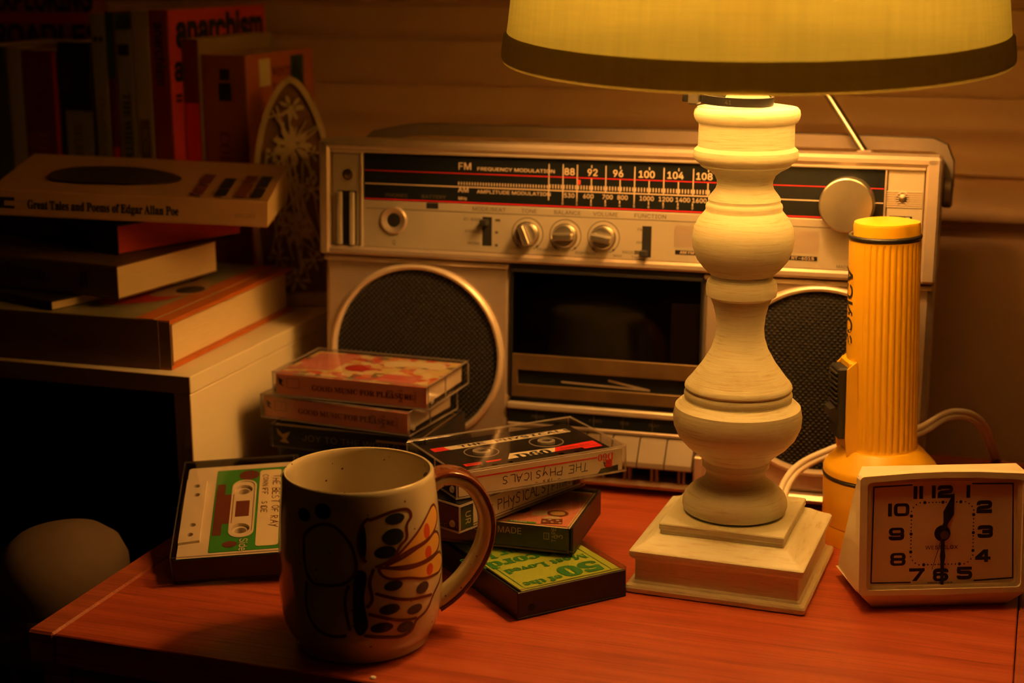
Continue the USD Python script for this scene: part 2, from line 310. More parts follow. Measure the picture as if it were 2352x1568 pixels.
# ================================================================ the room
def structure(name, mesh, m, smooth=False):
    n = '/World/'+numbered('/World', name)
    if not isinstance(mesh, tuple): mesh = mesh.copy(); mesh.apply_translation([0,0,ZT])
    p = usdkit.mesh(stage, n, mesh, M[m], smooth=smooth); _set(p.GetPrim(), kind='structure'); return n
WY = 1.215
structure('floor', bx(-1.9,1.6,-1.7,WY+.1,-ZT-.05,-ZT), 'floor')
structure('ceiling', bx(-1.9,1.6,-1.7,WY+.1,1.85,1.9), 'room')
structure('wall_left', bx(-1.9,-1.8,-1.6,WY,-ZT,1.85), 'room')
structure('wall_right', bx(1.5,1.6,-1.6,WY,-ZT,1.85), 'room')
structure('wall_front', bx(-1.8,1.5,-1.7,-1.6,-ZT,1.85), 'room')
wb = UsdGeom.Xform.Define(stage, '/World/wall_back'); _set(wb.GetPrim(), kind='structure'); wb.AddTranslateOp().Set((0,0,ZT)); wb = '/World/wall_back'
obj('lower_panel', bx(-1.9,1.6,WY,WY+.1,-ZT,.2), 'wall', wb)
def board(prof, name='board', m='wall'):
    q = Polygon([(y,z) for y,z in prof]); g = prism(q, -1.9, 1.6)
    return obj(name, place(g, (0,0,0), (0,1,0), (0,0,1), (1,0,0)), m, wb, smooth=40)
board([(1.225,.1445),(1.207,.1445),(1.203,.1527),(1.189,.1530),(1.187,.1560),(1.1868,.160),(1.1885,.165),(1.193,.171),(1.199,.178),(1.202,.1836),(1.225,.1836)], 'dado_moulding')
board([(1.225,.1842),(1.1965,.1842),(1.1950,.1860),(1.1958,.190),(1.201,.196),(1.2035,.203),(1.2025,.210),(1.1985,.216),(1.1975,.220),(1.1995,.227),(1.2035,.235),(1.2045,.2400),(1.225,.2400)])
z = .2405; hs = [.0396,.027,.056,.040,.030,.056,.040,.030,.06,.06]
for i, hh in enumerate(hs):
    board([(1.225,z),(1.2025,z),(1.2015,z+.0015),(1.2000,z+.006),(1.1985,z+hh-.007),(1.2000,z+hh-.0045),(1.2065,z+hh-.0028),(1.2065,z+hh-.0004),(1.225,z+hh-.0004)])
    z += hh
obj('upper_panel', bx(-1.9,1.6,1.207,WY+.1,z,1.85), 'wall', wb)

# ================================================================ nightstand
NX0, NX1, NY0, NY1 = -.4855, .0195, .648, 1.105
t = thing('nightstand', 'reddish-brown wooden nightstand that carries the lamp, radio, mug and tapes', 'nightstand', (0,0,0))
obj('top_panel', bx(NX0+.0163,NX1-.0163,NY0,NY1,-.018,0,.0006), 'wood', t)
obj('edge_strip', bx(NX0,NX0+.0157,NY0,NY1,-.018,.0003,.0012), 'wood_edge', t)
obj('edge_strip', bx(NX1-.0157,NX1,NY0,NY1,-.018,.0003,.0012), 'wood_edge', t)
obj('side_panel', bx(NX0+.004,NX0+.020,NY0+.006,NY1-.004,-ZT,-.018), 'wood_edge', t)
obj('side_panel', bx(NX1-.020,NX1-.004,NY0+.006,NY1-.004,-ZT,-.018), 'wood_edge', t)
obj('back_panel', bx(NX0+.02,NX1-.02,NY1-.012,NY1-.004,-ZT+.05,-.018), 'wood_edge', t)
d = obj('drawer', bx(NX0+.022,NX1-.022,NY0+.004,NY0+.022,-.17,-.022,.002), 'wood_edge', t)
k = lathe([(.0,-.022),(.012,-.02),(.014,-.014),(.006,-.006),(.005,0)], 24); k.apply_transform(frame(V(-.233,NY0+.004,-.096), R(0,-math.pi/2))); obj('knob', k, 'brass', d)
obj('door_panel', bx(NX0+.022,NX1-.022,NY0+.004,NY0+.022,-ZT+.05,-.175,.002), 'wood_edge', t)
t = thing('paper_scrap', 'tiny white crumb of paper on the front edge of the nightstand', 'paper scrap', (-.2915,.6525,.0001))
obj('scrap', lathe([(0,0),(.0014,0),(.0016,.0003),(.0012,.0008),(0,.0009)],12), 'paper', t)

# ================================================================ table lamp
LX, LY = -.1521, .8431
t = thing('table_lamp', 'cream turned-wood table lamp with a wide linen drum shade, lit', 'lamp', frame((LX,LY,0), R(2,-.0253)))
def sq(h, z, r=.0016, n=5):
    out = []
    for k,(sx,sy) in enumerate(((1,1),(-1,1),(-1,-1),(1,-1))):
        for j in range(n+1):
            a = math.pi/2*(k+j/n); out.append([sx*(h-r)+r*math.cos(a), sy*(h-r)+r*math.sin(a), z])
    return np.array(out)
SB = [(.0485,0),(.0494,.0008),(.0496,.0030),(.0490,.0044),(.0468,.0052),(.0463,.0060),(.0455,.0066),(.0452,.0075),(.0452,.0180),(.0456,.0190),(.0468,.0196),(.0477,.0206),(.0480,.0222),(.0479,.0238),(.0472,.0247),(.0455,.0254),(.0415,.0276),(.0378,.0300),(.0360,.0308)]
obj('plinth', loft([sq(h,z) for h,z in SB]), 'cream', t, smooth=28)
SB2 = [(.0338,.0300),(.0340,.0312),(.0340,.0330),(.0346,.0338),(.0346,.0364),(.0342,.0370)]
obj('plinth_step', loft([sq(h,z,.0010) for h,z in SB2]), 'cream', t, smooth=28)
prof = [(0,.0372),(26.0,.0372),(28.4,.0385),(29.3,.041),(29.2,.0435),(28.2,.0468),(26.0,.0494),(22.5,.0523),(18.8,.0546),(17.0,.0570),(16.3,.0592),(16.5,.0612),(17.4,.0626),(18.6,.0638),(18.7,.0652),(18.7,.0676),(19.4,.0686),(22.4,.0713),(27.9,.0758),(32.3,.0809),(35.1,.0872),(35.6,.0930),(34.5,.0985),(31.6,.1012),(29.6,.1024),(29.3,.1030),(29.8,.1046),(29.7,.1062),(29.1,.1074),(28.6,.1080),(28.8,.1086),(29.6,.1094),(29.4,.1106),(28.6,.1120),(26.4,.1145),(20.1,.1230),(15.6,.1309),(13.6,.1370),(13.0,.1429),(13.6,.1493),(15.0,.1554),(16.7,.1594),(17.6,.1600),(19.0,.1610),(19.3,.1640),(19.2,.1670),(18.6,.1690),(17.3,.1697),(16.8,.1706),(17.0,.1725),(20.8,.1759),(24.6,.1807),(26.9,.1867),(27.6,.1929),(26.6,.1986),(24.0,.2034),(20.9,.2071),(20.5,.2080),(20.7,.2096),(20.4,.2108),(19.5,.2118),(19.3,.2124),(19.5,.2136),(18.9,.2150),(17.8,.2164),(15.6,.2192),(14.9,.2215),(15.1,.2238),(16.3,.2265),(19.4,.2291),(23.2,.2310),(24.2,.2318),(24.3,.2328),(26.2,.2340),(27.6,.2356),(28.1,.2378),(27.5,.2402),(26.2,.2414),(25.6,.2420),(25.5,.2450),(25.4,.2530),(25.6,.2544),(26.8,.2552),(27.8,.2570),(28.2,.2590),(27.8,.2612),(26.6,.2626),(20,.2636),(15.5,.2640),(13.8,.2650),(12.2,.2668),(11.0,.2690),(10.5,.2720),(10.4,.2860)]
obj('column', lathe([(r/1000,z) for r,z in prof], 96, cap1=True), 'cream', t, smooth=32)
obj('socket', lathe([(.0,.2858),(.0125,.2858),(.013,.288),(.013,.306),(.0155,.308),(.0155,.322),(.013,.324),(0,.324)],40), 'brass', t)
b = trimesh.creation.icosphere(3, .031); b.apply_translation([0,0,.386]); nb = lathe([(.0125,.322),(.013,.350),(.019,.363)],32)
obj('bulb', cat_([b]), 'bulb', t, smooth=True, label='glowing light bulb'); obj('bulb_neck', nb, 'white_plastic', t)
dirc = V(-LX,-LY,0)/math.hypot(LX,LY); dirc = R(2,.0253)@dirc; axis = np.cross(V(0,0,1),dirc)
ST = trimesh.transformations.rotation_matrix(.073, axis, (0,0,.2894)); ST[:3,3] += V(.0022,0,0)
SH = .19; tap = lambda z: .1312-.128*(z-.2894)
zz = np.linspace(.2894+.002,.2894+SH,14)
def shade(mesh): mesh.apply_transform(ST); return mesh
obj('shade', shade(lathe([(tap(z),z) for z in zz],160)), 'shade', t, smooth=True, label='tapered linen lampshade glowing yellow')
zb = [.2894,.2894+.0015,.2894+.007,.2894+.0125,.2894+.0145]
obj('shade_trim', shade(lathe([(tap(zb[0])+.0008,zb[0]-.0002),(tap(zb[1])+.0016,zb[1]),(tap(zb[2])+.0018,zb[2]),(tap(zb[3])+.0016,zb[3]),(tap(zb[4])+.0002,zb[4])],160)), 'shade_band', t, smooth=True, label='darker fabric band along the lower rim')
obj('shade_trim', shade(lathe([(tap(.2894+SH-.012)+.0014,.2894+SH-.012),(tap(.2894+SH)+.0014,.2894+SH),(tap(.2894+SH)-.0005,.2894+SH)],160)), 'shade_band', t, smooth=True)
sp = [tube([V(0,0,.2894+SH-.006), V(.104*math.cos(a),.104*math.sin(a),.2894+SH-.006)],.0012,6) for a in (0,2.094,4.189)]
obj('spider_fitter', shade(cat_(sp)), 'brass', t)
cw = [(-.1330,.886,.012),(-.1345,.900,.0262),(-.1277,.930,.0386),(-.1146,.9440,.0436),(-.0893,.9475,.0541),(-.0633,.956,.0590),(-.0480,.985,.0622),(-.0360,1.010,.0572),(-.0265,1.040,.0420),(-.0205,1.075,.0185),(-.0165,1.120,-.012),(-.015,1.145,-.06),(-.015,1.16,-.11)]
cp_ = spline(cw, 90); T_ = np.gradient(cp_,axis=0); T_ /= np.linalg.norm(T_,axis=1,keepdims=True)
side = np.cross(T_, V(0.25,-1,.15)); side /= np.linalg.norm(side,axis=1,keepdims=True)
L2l = lambda P: (P-V(LX,LY,0))@R(2,-.0253)
obj('cord', cat_([tube(L2l(cp_+side*s*.00165), .0019, 10) for s in (-1,1)]), 'cord', t, smooth=True, label='white twin-core power cord')

# ================================================================ cable tie
t = thing('cable_tie', 'black plastic cable tie looped loosely around the lamp neck', 'cable tie', frame((LX-.0048,LY-.004,.2645), R(2,-.1)@R(1,.035)))
n = 72; a = np.linspace(0,2*np.pi,n,endpoint=False); ro, ri = .0193, .0181
def ring(r, z): return np.stack([r*1.0*np.cos(a), r*.92*np.sin(a), np.full(n,z)],1)
obj('strap', loft([ring(ri,0),ring(ro,0),ring(ro,.0046),ring(ri,.0046),ring(ri,0)],False,False), 'black', t, smooth=30)
obj('head', bx(-.0248,-.0190,-.0085,-.0015,-.0012,.0062,.0008), 'tie_head', t, label='grey locking head')
obj('strap_end', bx(-.0285,-.0245,-.0062,-.0050,-.0002,.0046,.0003), 'black', t)
decal_map('lettering', affinity.translate(text('41',.0021),-.0025,.0012), 'tie_head', t, lambda x,y: V((ro+.00015)*math.cos(-math.pi/2+.05+x/ro), .92*(ro+.00015)*math.sin(-math.pi/2+.05+x/ro), y))

# ================================================================ boombox (local: x right, y back, z up, in millimetres scaled by mm)
BB = frame((-.4555,.9485,0), R(2,.043)@R(0,-.06))
t = bb = thing('boombox', 'silver radio cassette boombox with round speakers and a black tuning dial', 'radio', BB)
BW = .397
mm = lambda *a: [x/1000 for x in a]
def U(name, x0,x1,z0,z1,y0,y1, m, c=.3, par=None, **k): return obj(name, bx(*mm(x0,x1,y0,y1,z0,z1), c/1000), m, par or bb, **k)
def D(name, g, m, y=0.0, par=None, lift=.00012, **k): return decal(name, affinity.scale(g,.001,.001,origin=(0,0)) if k.pop('mmu',True) else g, m, par or bb, (0,y/1000,0), (1,0,0), (0,0,1), lift, **k)
def TX(name, s, x, z, h, m, y=0.0, kind='sans', bold=0, sx=1.0, rot=0, par=None, align='l'):
    g = text(s, h, kind, bold, sx, align); g = affinity.rotate(g, rot, origin=(0,0)) if rot else g
    return D(name, affinity.translate(g, x, z), m, y, par)
rect = lambda x0,x1,z0,z1: sbox(x0,z0,x1,z1)
# lower housing as a frame round the key bay and cassette deck
U('lower_housing', 0,130.4,9.5,146.5,2,100,'silver',3); U('lower_housing', 257,397,9.5,146.5,2,100,'silver',3)
U('lower_housing', 129,258,9.5,146.5,34,100,'silver',1)
U('bottom_lip', 0,397,4.6,9.8,-6,12,'silver',2.5, label='protruding lower edge')
for x in (22,375):
    U('foot', x-12,x+12,1.1,9.8,3,15,'black',.8); U('foot', x-12,x+12,5.9,9.8,78,92,'black',.5)
# upper housing and its frame
U('upper_housing', -1,398,147.8,220,1,103,'silver',2.5)
U('frame_bar', -1,398,217.6,224,-6,30,'silver',2.0, label='bright upper edge'); U('frame_bar', -1,398,147.6,153.2,-5,12,'silver',1.6, label='bright lower edge')
U('frame_bar', -1,6.2,148,223.5,-6,30,'silver',1.4); U('frame_bar', 389.3,398,148,223.5,-6,30,'silver',1.4)
U('top_trim', 6,389,215.6,217.8,-4.2,10,'bright',.6)
U('seam_trim', 0,129.5,143.2,146.0,-.6,8,'bright',.6); U('seam_trim', 257.5,397,143.2,146.0,-.6,8,'bright',.6)
U('control_panel', 28.8,365.6,153.4,184.2,-2.2,8,'silver_panel',.4)
U('panel_border', 27.4,29.0,153.2,217,-3.4,8,'bright',.3); U('panel_border', 365.4,366.6,153.2,217,-3.4,8,'silver',.3)
U('dial_window', 29.6,365.6,184.8,216.4,-1.6,8,'dial',.2, label='black tuning dial with red lines')
y = -1.6
D('dial_line', unary_union([rect(29.8,365,203.75,204.3)]), 'dial_red', y); D('dial_line', rect(29.8,365,184.9,185.7), 'dial_red', y, lift=.0002); D('dial_line', rect(30,365,195.0,195.7), 'dial_ink', y)
tl = []
for i in range(12):
    x = 155.9+9.3*i; part = i >= 3 and i%2 == 1
    tl.append(rect(x-.32,x+.32,189 if i in (0,1,2,6) else 195, 203.7 if part else 212.2))
    if part: tl.append(rect(x-.32,x+.32,210.4,212.2))
D('tick_marks', unary_union(tl), 'dial_ink', y)
D('minor_ticks', unary_union([rect(95+1.86*i,95.7+1.86*i,196.6,198.6 if i<33 else 199.2) for i in range(89) if abs(((95.3+1.86*i)-155.9)%9.3)>.6]), 'dial_ink', y)
for s, x in (('88',165.6),('92',180.6),('96',197.2),('100',213.6),('104',231.8),('108',250.0)): TX('lettering', s, x, 205.6, 4.1, 'dial_ink', y, bold=2)
for s, x in (('530',165.8),('600',178.3),('700',190.8),('800',200.5),('1000',214.8),('1200',227.0),('1400',237.8),('1600',248.2)): TX('lettering', s, x, 191.2, 2.7, 'dial_ink', y, bold=1)
for i in range(10): TX('lettering', str(i), 165.2+9.3*i, 186.6, 1.6, 'dial_ink', y, align='c', bold=1)
D('tick_marks', unary_union([rect(164.9+9.3*i,165.5+9.3*i,188.6,190.6) for i in range(10)]), 'dial_ink', y)
TX('lettering','FM',94.6,206.6,4.4,'dial_ink',y,bold=1,sx=1.05); TX('lettering','FREQUENCY MODULATION',107.6,206.4,2.1,'dial_ink',y,sx=1.35,bold=1)
TX('lettering','AM',94.8,191.9,3.4,'dial_ink',y,bold=1); TX('lettering','AMPLITUDE MODULATION',107.6,191.7,2.1,'dial_ink',y,sx=1.3,bold=1)
TX('lettering','MHz',95,186.9,2,'dial_ink',y,bold=1); TX('lettering','PHONES',44.5,187.1,2.1,'panel_ink',y,sx=1.3,bold=1); TX('lettering','BATTERY',69.6,187.1,2.1,'panel_ink',y,sx=1.3,bold=1)
U('dial_pointer', 174.9,176.6,199.8,202.6,-2.2,-1.4,'led',.1, label='red tuning pointer')
# control panel prints
y = -2.2
D('panel_line', rect(31,342,178.9,179.3), 'panel_ink', y)
for s, x in (('MODE/BEAT',104.8),('TONE',138.0),('BALANCE',159.6),('VOLUME',185.4),('FUNCTION',212.0)): TX('lettering', s, x, 180.3, 2.5, 'panel_ink', y, sx=1.12)
for s, x, z in (('ST. WIDE',99,173.8),('STEREO',100,166),('MONO',102,158.2),('FM',214.4,172),('AM',213.8,163.8),('RADIO',205,157.2),('TAPE',211,154.2),('LOW',131,156.4),('HIGH',149,156.4),('LEFT',156,156),('RIGHT',174.2,155.4),('MIN',182.2,155.2),('MAX',199.2,154.6)): TX('lettering', s, x, z, 1.7, 'panel_ink', y, sx=1.1)
for z in (173.9,166,157.6): D('mark', rect(120.6,124 if z>170 else 122.6,z,z+1.6), 'panel_ink', y)
D('mark', rect(213,217,157,159.4), 'panel_ink', y)
D('badge', rect(239,327.3,158.2,161.0), 'card_black', y)
decal('lettering', affinity.scale(affinity.translate(text('AM FM STEREO CASSETTE',1.8,bold=1,sx=1.1),242,158.75),.001,.001,origin=(0,0)), 'dial_ink', bb, (0,-.0022,0),(1,0,0),(0,0,1),.0003)
decal('lettering', affinity.scale(affinity.translate(text('RT-6015',1.8,bold=1,sx=1.25),311.5,158.75),.001,.001,origin=(0,0)), 'dial_ink', bb, (0,-.0022,0),(1,0,0),(0,0,1),.0003)
TX('lettering','MADE IN JAPAN',339,154.6,1.8,'panel_ink',y,sx=1.1)
D('badge', rect(238,328,163,176.5), 'silver', y, lift=.00008)
# three rotary knobs
for cx, ang in ((142.4,-68),(167.6,2),(192.7,-8)):
    cz = 166.8; D('dial_ring', Point(cx,cz).buffer(10.6).difference(Point(cx,cz).buffer(10.1)).difference(affinity.rotate(rect(cx-4,cx+4,cz-14,cz),0,origin=(cx,cz))), 'panel_ink', y)
    D('dial_ring', unary_union([affinity.rotate(rect(cx+9.6,cx+10.9,cz-.9,cz+.9),q,origin=(cx,cz)) for q in (-50,-130)]), 'panel_ink', y)
    kn = lathe([(8.2,0),(8.2,.9),(7.4,1.0),(7.2,1.2),(7.0,5.2),(6.6,5.8),(0,5.9)],48)
    kn.vertices /= 1000; kn.apply_transform(frame(V(cx/1000,-.0022,cz/1000), R(0,math.pi/2)))
    kp = obj('rotary_knob', kn, 'knob', bb, smooth=30)
    bar = bx(-.0066,.0066,-.0021,.0021,.005,.0115,.0007); bar.apply_transform(frame(V(cx/1000,-.0022,cz/1000), R(0,math.pi/2)@R(2,math.radians(ang))))
    obj('grip', bar, 'knob', kp)
# slide switches
for x0,x1,z0,z1,lz in ((112,118.4,157.8,176.6,173.0),(217.6,223.6,155.4,175.2,158.2)):
    D('switch_slot', rect(x0,x1,z0,z1), 'dark_gap', y)
    U('slide_switch', x0-.4,x0+4.4,lz-2.0,lz+2.0,-8.5,-1.8,'black_satin',.5)
# headphone jack, battery lamp
j = lathe([(9.2,0),(9.2,1.0),(8.3,1.6),(7.6,1.4),(4.6,-.0),(4.4,-.6)],48); j.vertices /= 1000; j.apply_transform(frame(V(.0508,-.0022,.1718), R(0,math.pi/2))); obj('headphone_jack', j, 'silver', bb, smooth=30)
D('jack_hole', Point(50.8,171.8).buffer(4.5), 'dark_gap', -2.4)
D('battery_lamp', rect(73.4,81.6,180.4,184.2), 'dark_gap', y)
TX('lettering','Q',49.5,155.5,3,'panel_ink',y,sx=.8)
# end columns
U('end_column', 7.2,26.6,153.6,216,-2.0,8,'silver_panel',.4); U('end_column', 367.2,388.4,153.6,216,-2.0,8,'silver_panel',.4)
for x in (18.0, 376.0):
    z = 200.6 if x < 100 else 198.4
    if x > 100:
        for i in range(8): U('rib', x-10.2,x+11.6,193.2+1.3*i,193.9+1.3*i,-2.6,-1.9,'bright',0)
    s = lathe([(4.6,.0),(4.4,.6),(3.9,.7),(3.6,-.0)],32); s.vertices /= 1000; s.apply_transform(frame(V(x/1000,-.0020,z/1000),R(0,math.pi/2))); p = obj('screw_well', s, 'silver', bb, smooth=30)
    D('well_floor', Point(x,z).buffer(3.8), 'dark_gap', -2.0)
    s = lathe([(2.9,0),(2.7,.5),(1.4,1.0),(0,1.1)],24); s.vertices /= 1000; s.apply_transform(frame(V((x+.3)/1000,-.0020,z/1000),R(0,math.pi/2))); obj('screw', s, 'chrome', bb, smooth=40)
    for q in (-4.4,4.4): U('vertical_bar', x-.6+q-1.6,x-.6+q+1.6,154,189.4 if x<100 else 187.5,-5.2,-1.8,'silver_panel',.6)
    D('bar_recess', rect(x-7,x+6.4,154,190 if x<100 else 188), 'dark_gap', -2.0)
# tuning knob
kn = lathe([(16.5,0),(16.5,10.5),(16.2,13.6),(15.4,14.2),(0,14.3)],72); kn.vertices /= 1000
kn.apply_transform(frame(V(.3440,-.0016,.1943),R(0,math.pi/2))); obj('tuning_knob', kn, 'knob', bb, smooth=30)
# deck
U('deck_recess', 130.2,257.4,40,147,14,36,'dark_gap',0)
U('deck_frame', 130.6,257.2,143.4,146.8,0,14,'black',.4); U('deck_frame', 130.6,132.2,58,146,1,14,'black',.3); U('deck_frame', 255.8,257.2,58,146,1,14,'black',.3)
U('deck_top_edge', 131,257,141.6,143.6,-1.4,6,'black_satin',.4)
U('deck_back', 132.4,255.6,59,143,9,13,'black_satin',0); U('deck_label_plate', 236.2,254.6,86.6,125.4,6.5,9.2,'key',.2)
obj('deck_window', bx(*mm(132.0,256.0,2.2,3.4,87,143.0)), 'smoke', bb, smooth=False, label='smoked clear window')
U('deck_strip', 132.4,257,76.6,87.2,.6,6,'gold',.4); U('deck_strip', 132.4,257,58.8,66.8,.6,6,'gold',.4); U('deck_strip', 132.4,136.2,66,77.6,.7,6,'gold',.2); U('deck_slot', 136,256.4,66.6,76.8,3.4,8,'dial',0)
decal('arrow', affinity.scale(unary_union([stroke([(166,69.9),(224,68.3)],1.3,False),stroke([(197.5,72.9),(224,68.3)],1.5,False)]),.001,.001,origin=(0,0)), 'silver', bb, (0,.0034,0),(1,0,0),(0,0,1),.0002)
U('deck_gap', 131,257,55.2,58.8,4,10,'dark_gap',0)
U('deck_trim', 129.6,257.6,50.6,54.9,-1.2,14,'bright',.9); U('key_legend', 130.6,257.2,41.2,50.6,.6,12,'dial',.2); U('deck_trim', 130,257.4,38.4,41.2,-.4,12,'silver',.7)
for i, s in enumerate(('PAUSE','STOP','F.FWD','REW','PLAY','REC')):
    TX('lettering', s, 142+19.4*i+9, 45.0, 2.0, 'panel_ink', .6, align='c'); D('legend_line', rect(149.6+19.4*i,149.9+19.4*i,41.6,50.4), 'panel_ink', .6)
for i in range(7):
    x1 = 255.4-17.75*i; x0 = x1-16.8
    kq = hull([(x/1000,yy/1000,zz_/1000) for x in (x0,x1) for yy,zz_ in ((6,37.6),(-2,37.8),(-3.2,37.2),(-11.6,25.6),(-12.6,24.2),(-12.8,21.2),(-12.0,20.4),(6,20.0))])
    obj('piano_key', kq, 'key', bb, smooth=False)
U('key_bay_back', 130,257.4,6,40,10,14,'dark_gap',0)
for i in range(7):
    x1 = 250-17.75*i; U('key_stem', x1-4.4,x1-2.6,9.6,20.4,-4,2,'key',.2); U('key_stem', x1-1.4,x1+.4,9.6,20.4,-4,2,'key',.2)
U('bay_side', 256.4,262,10,30,-9,6,'silver',.8, label='bright block beside the keys')
# speakers
def speaker_(cx, cz, kind):
    a = np.linspace(0,2*np.pi,97); 
    rg = lathe([(61.0,0),(61.2,1.6),(60.4,3.2),(58.8,4.0),(57.2,3.2),(56.6,1.0),(56.6,-2)],128); rg.vertices /= 1000; rg.apply_transform(frame(V(cx/1000,.002,cz/1000),R(0,math.pi/2)))
    r = obj('speaker_ring', rg, 'silver_ring', bb, smooth=40)
    dk = lathe([(56.8,-.4),(56.8,.5),(40,1.6),(0,2.2)],96); dk.vertices /= 1000; dk.apply_transform(frame(V(cx/1000,.002,cz/1000),R(0,math.pi/2)))
    obj('speaker_backing', dk, 'dark_gap', bb, smooth=True)
    vs, fs, n = [], [], 0
    dx_, dz_ = 3.55, 1.78
    o6 = np.array([[1.25,0,0],[0,0,.78],[-1.25,0,0],[0,0,-.78],[0,-1.15,0]]); f6 = np.array([[0,1,4],[1,2,4],[2,3,4],[3,0,4]])
    for jz in range(-33,34):
        for ix in range(-17,18):
            x, z = ix*dx_+(dx_/2 if jz%2 else 0), jz*dz_
            if x*x+z*z < 56.2**2:
                q = o6.copy()
                if kind: q = q@R(1,math.radians(-30)).T*V(1.25,1,1.25)
                rr2 = math.hypot(x,z); dep = .5+(56.8-rr2)*.0655 if rr2 > 40 else 1.6+(40-rr2)/40*.6
                vs.append(q+V(x+cx,2-dep,z+cz)); fs.append(f6[:,::-1]+n); n += 5
    obj('speaker_grille', (np.vstack(vs)/1000, np.vstack(fs)), 'grille', bb, smooth=False, kind='stuff', label='black expanded-metal grille')
M['silver_ring'] = pm('speaker_ring_paint', (.66,.54,.42), .36, metallic=.3)
speaker_(65.6,82.4,1); speaker_(331.4,82.4,0)
# handle folded behind the top, antenna
hb = [V(-4,80,170),V(-4,80,205),V(-1,80,216),V(6,80,221.5),V(20,80,224.5),V(34,80,226.8),V(50,80,227.4)]+[V(x,80,227.4) for x in range(80,380,30)]+[V(390,80,227),V(396,80,224.5),V(399.5,80,216),V(400,80,200)]
hb = np.array([[p[0],p[1]+8,p[2]] for p in hb])
sec = np.array([[-4.2,-9],[4.0,-9],[4.6,-7],[4.6,7],[4.0,9],[-4.2,9]])
rg = []
for i,p in enumerate(hb):
    tg = hb[min(i+1,len(hb)-1)]-hb[max(i-1,0)]; tg /= np.linalg.norm(tg); nn = np.cross(tg,V(0,1,0)); rg.append(np.array([p-nn*s[0]*-1+V(0,s[1],0) for s in sec])/1000)
obj('handle', loft(rg), 'handle_grey', bb, smooth=30, label='carrying handle folded along the top')
hub = lathe([(0,0),(.011,0),(.012,.001),(.012,.005),(.0105,.0062),(0,.0064)],32); hub.apply_transform(frame(V(.398,.088,.198),R(1,math.pi/2))); obj('handle_hub', hub, 'handle_grey', bb, smooth=30)
A0 = V(348.5,60,222)/1000; dirA = V(-24.2,10,33.5); dirA /= np.linalg.norm(dirA)
for i,(s0,s1,r) in enumerate(((0,.10,.0026),(.10,.19,.0021),(.19,.27,.0016))): obj('antenna', tube([A0+dirA*s0, A0+dirA*(s0+.002), A0+dirA*(s1-.001), A0+dirA*s1], [r*.9,r,r,r*.9], 12), 'chrome', bb, smooth=40, label='telescopic aerial')
obj('antenna_base', bx(*mm(343,354,54,66,219.6,223.6),.0015), 'silver', bb)
U('top_slot', 384,394,219.8,221.0,66,74,'dark_gap',0)

# ================================================================ flashlight
FX, FY = -.0791, .9242
t = thing('flashlight', 'yellow plastic flashlight standing on its lens beside the boombox', 'flashlight', frame((FX,FY,0), R(1,-.030)@R(2,0)))
az0 = math.atan2(-FY,-FX)                      # towards the camera side
sw = az0-math.radians(72)                     # where the switch sits
def ringf(r, z, fl=0, n=300):
    a = np.linspace(0,2*np.pi,n,endpoint=False); d = (a-sw+np.pi)%(2*np.pi)-np.pi
    rr = np.full(n, r)
    if fl: rr = rr - fl*np.clip((np.abs(d)-.62)*6,0,1)*(.5+.5*np.cos(a*34))**3
    return np.stack([rr*np.cos(a), rr*np.sin(a), np.full(n,z)],1)
obj('lens_ring', loft([ringf(r,z) for r,z in ((.0325,0),(.0334,.001),(.0334,.0115),(.0330,.0122))]), 'yellow', t, smooth=35)
obj('head', loft([ringf(r,z) for r,z in ((.0328,.0122),(.0333,.0130),(.0333,.0405),(.0318,.0410),(.0318,.0428),(.0332,.0434),(.0332,.0460),(.0322,.0480),(.0235,.0575),(.0222,.0582))]), 'yellow', t, smooth=35)
obj('head_seal', lathe([(.0316,.0408),(.0334,.0412),(.0336,.0419),(.0334,.0426),(.0316,.0430)],96), 'black', t, smooth=True, label='thin black rubber ring')
zs = [(.0218,.0575,0),(.0212,.0590,0),(.0211,.0605,.0008)]+[(.0211-.0008*(z-.0605)/.12,z,.0008) for z in np.linspace(.064,.1785,14)]+[(.0203,.1805,.0003),(.0203,.1818,0),(.0196,.1822,0)]
obj('body', loft([ringf(*q) for q in zs]), 'yellow', t, smooth=25, label='ribbed barrel')
obj('cap_seal', tube([V(.0196*math.cos(a),.0196*math.sin(a),.1838) for a in np.linspace(0,2*np.pi,72,endpoint=False)], .0015, 10, closed=True), 'black', t, smooth=True)
def capr(r, z, n=300):
    a = np.linspace(0,2*np.pi,n,endpoint=False); d = (a-(az0+1.5)+np.pi)%(2*np.pi)-np.pi; rr = r+.0022*np.exp(-(d/.42)**4)
    return np.stack([rr*np.cos(a),rr*np.sin(a),np.full(n,z)],1)
obj('tail_cap', loft([capr(r,z) for r,z in ((.0178,.1815),(.0179,.1905),(.0174,.1922),(.0150,.1928),(.004,.1929))]), 'yellow', t, smooth=40)
sx_ = V(math.cos(sw),math.sin(sw),0); sy_ = V(-math.sin(sw),math.cos(sw),0)
pl = lambda mesh: place(mesh, (0,0,0), sx_, sy_, (0,0,1))
for s in (-1,1):
    obj('switch_rail', pl(hull([(x,s*y_,z) for x,y_,z in ((.0165,.0098,.0560),(.0165,.0118,.0560),(.0235,.0098,.0560),(.0235,.0112,.0560),(.0245,.0098,.066),(.0245,.0112,.066),(.0238,.0098,.108),(.0238,.0112,.108),(.0185,.0098,.1125),(.0185,.0118,.1125))])), 'yellow', t, smooth=30)
obj('switch_bed', pl(bx(.017,.0222,-.0098,.0098,.056,.112,.001)), 'yellow', t)
p = obj('switch', pl(bx(.0215,.0285,-.0085,.0085,.0655,.1085,.0012)), 'black_satin', t, label='black sliding switch')
for i in range(7): obj('grip_rib', pl(bx(.0283,.0297,-.0078,.0078,.0862+.003*i,.0877+.003*i,.0003)), 'black_satin', p)
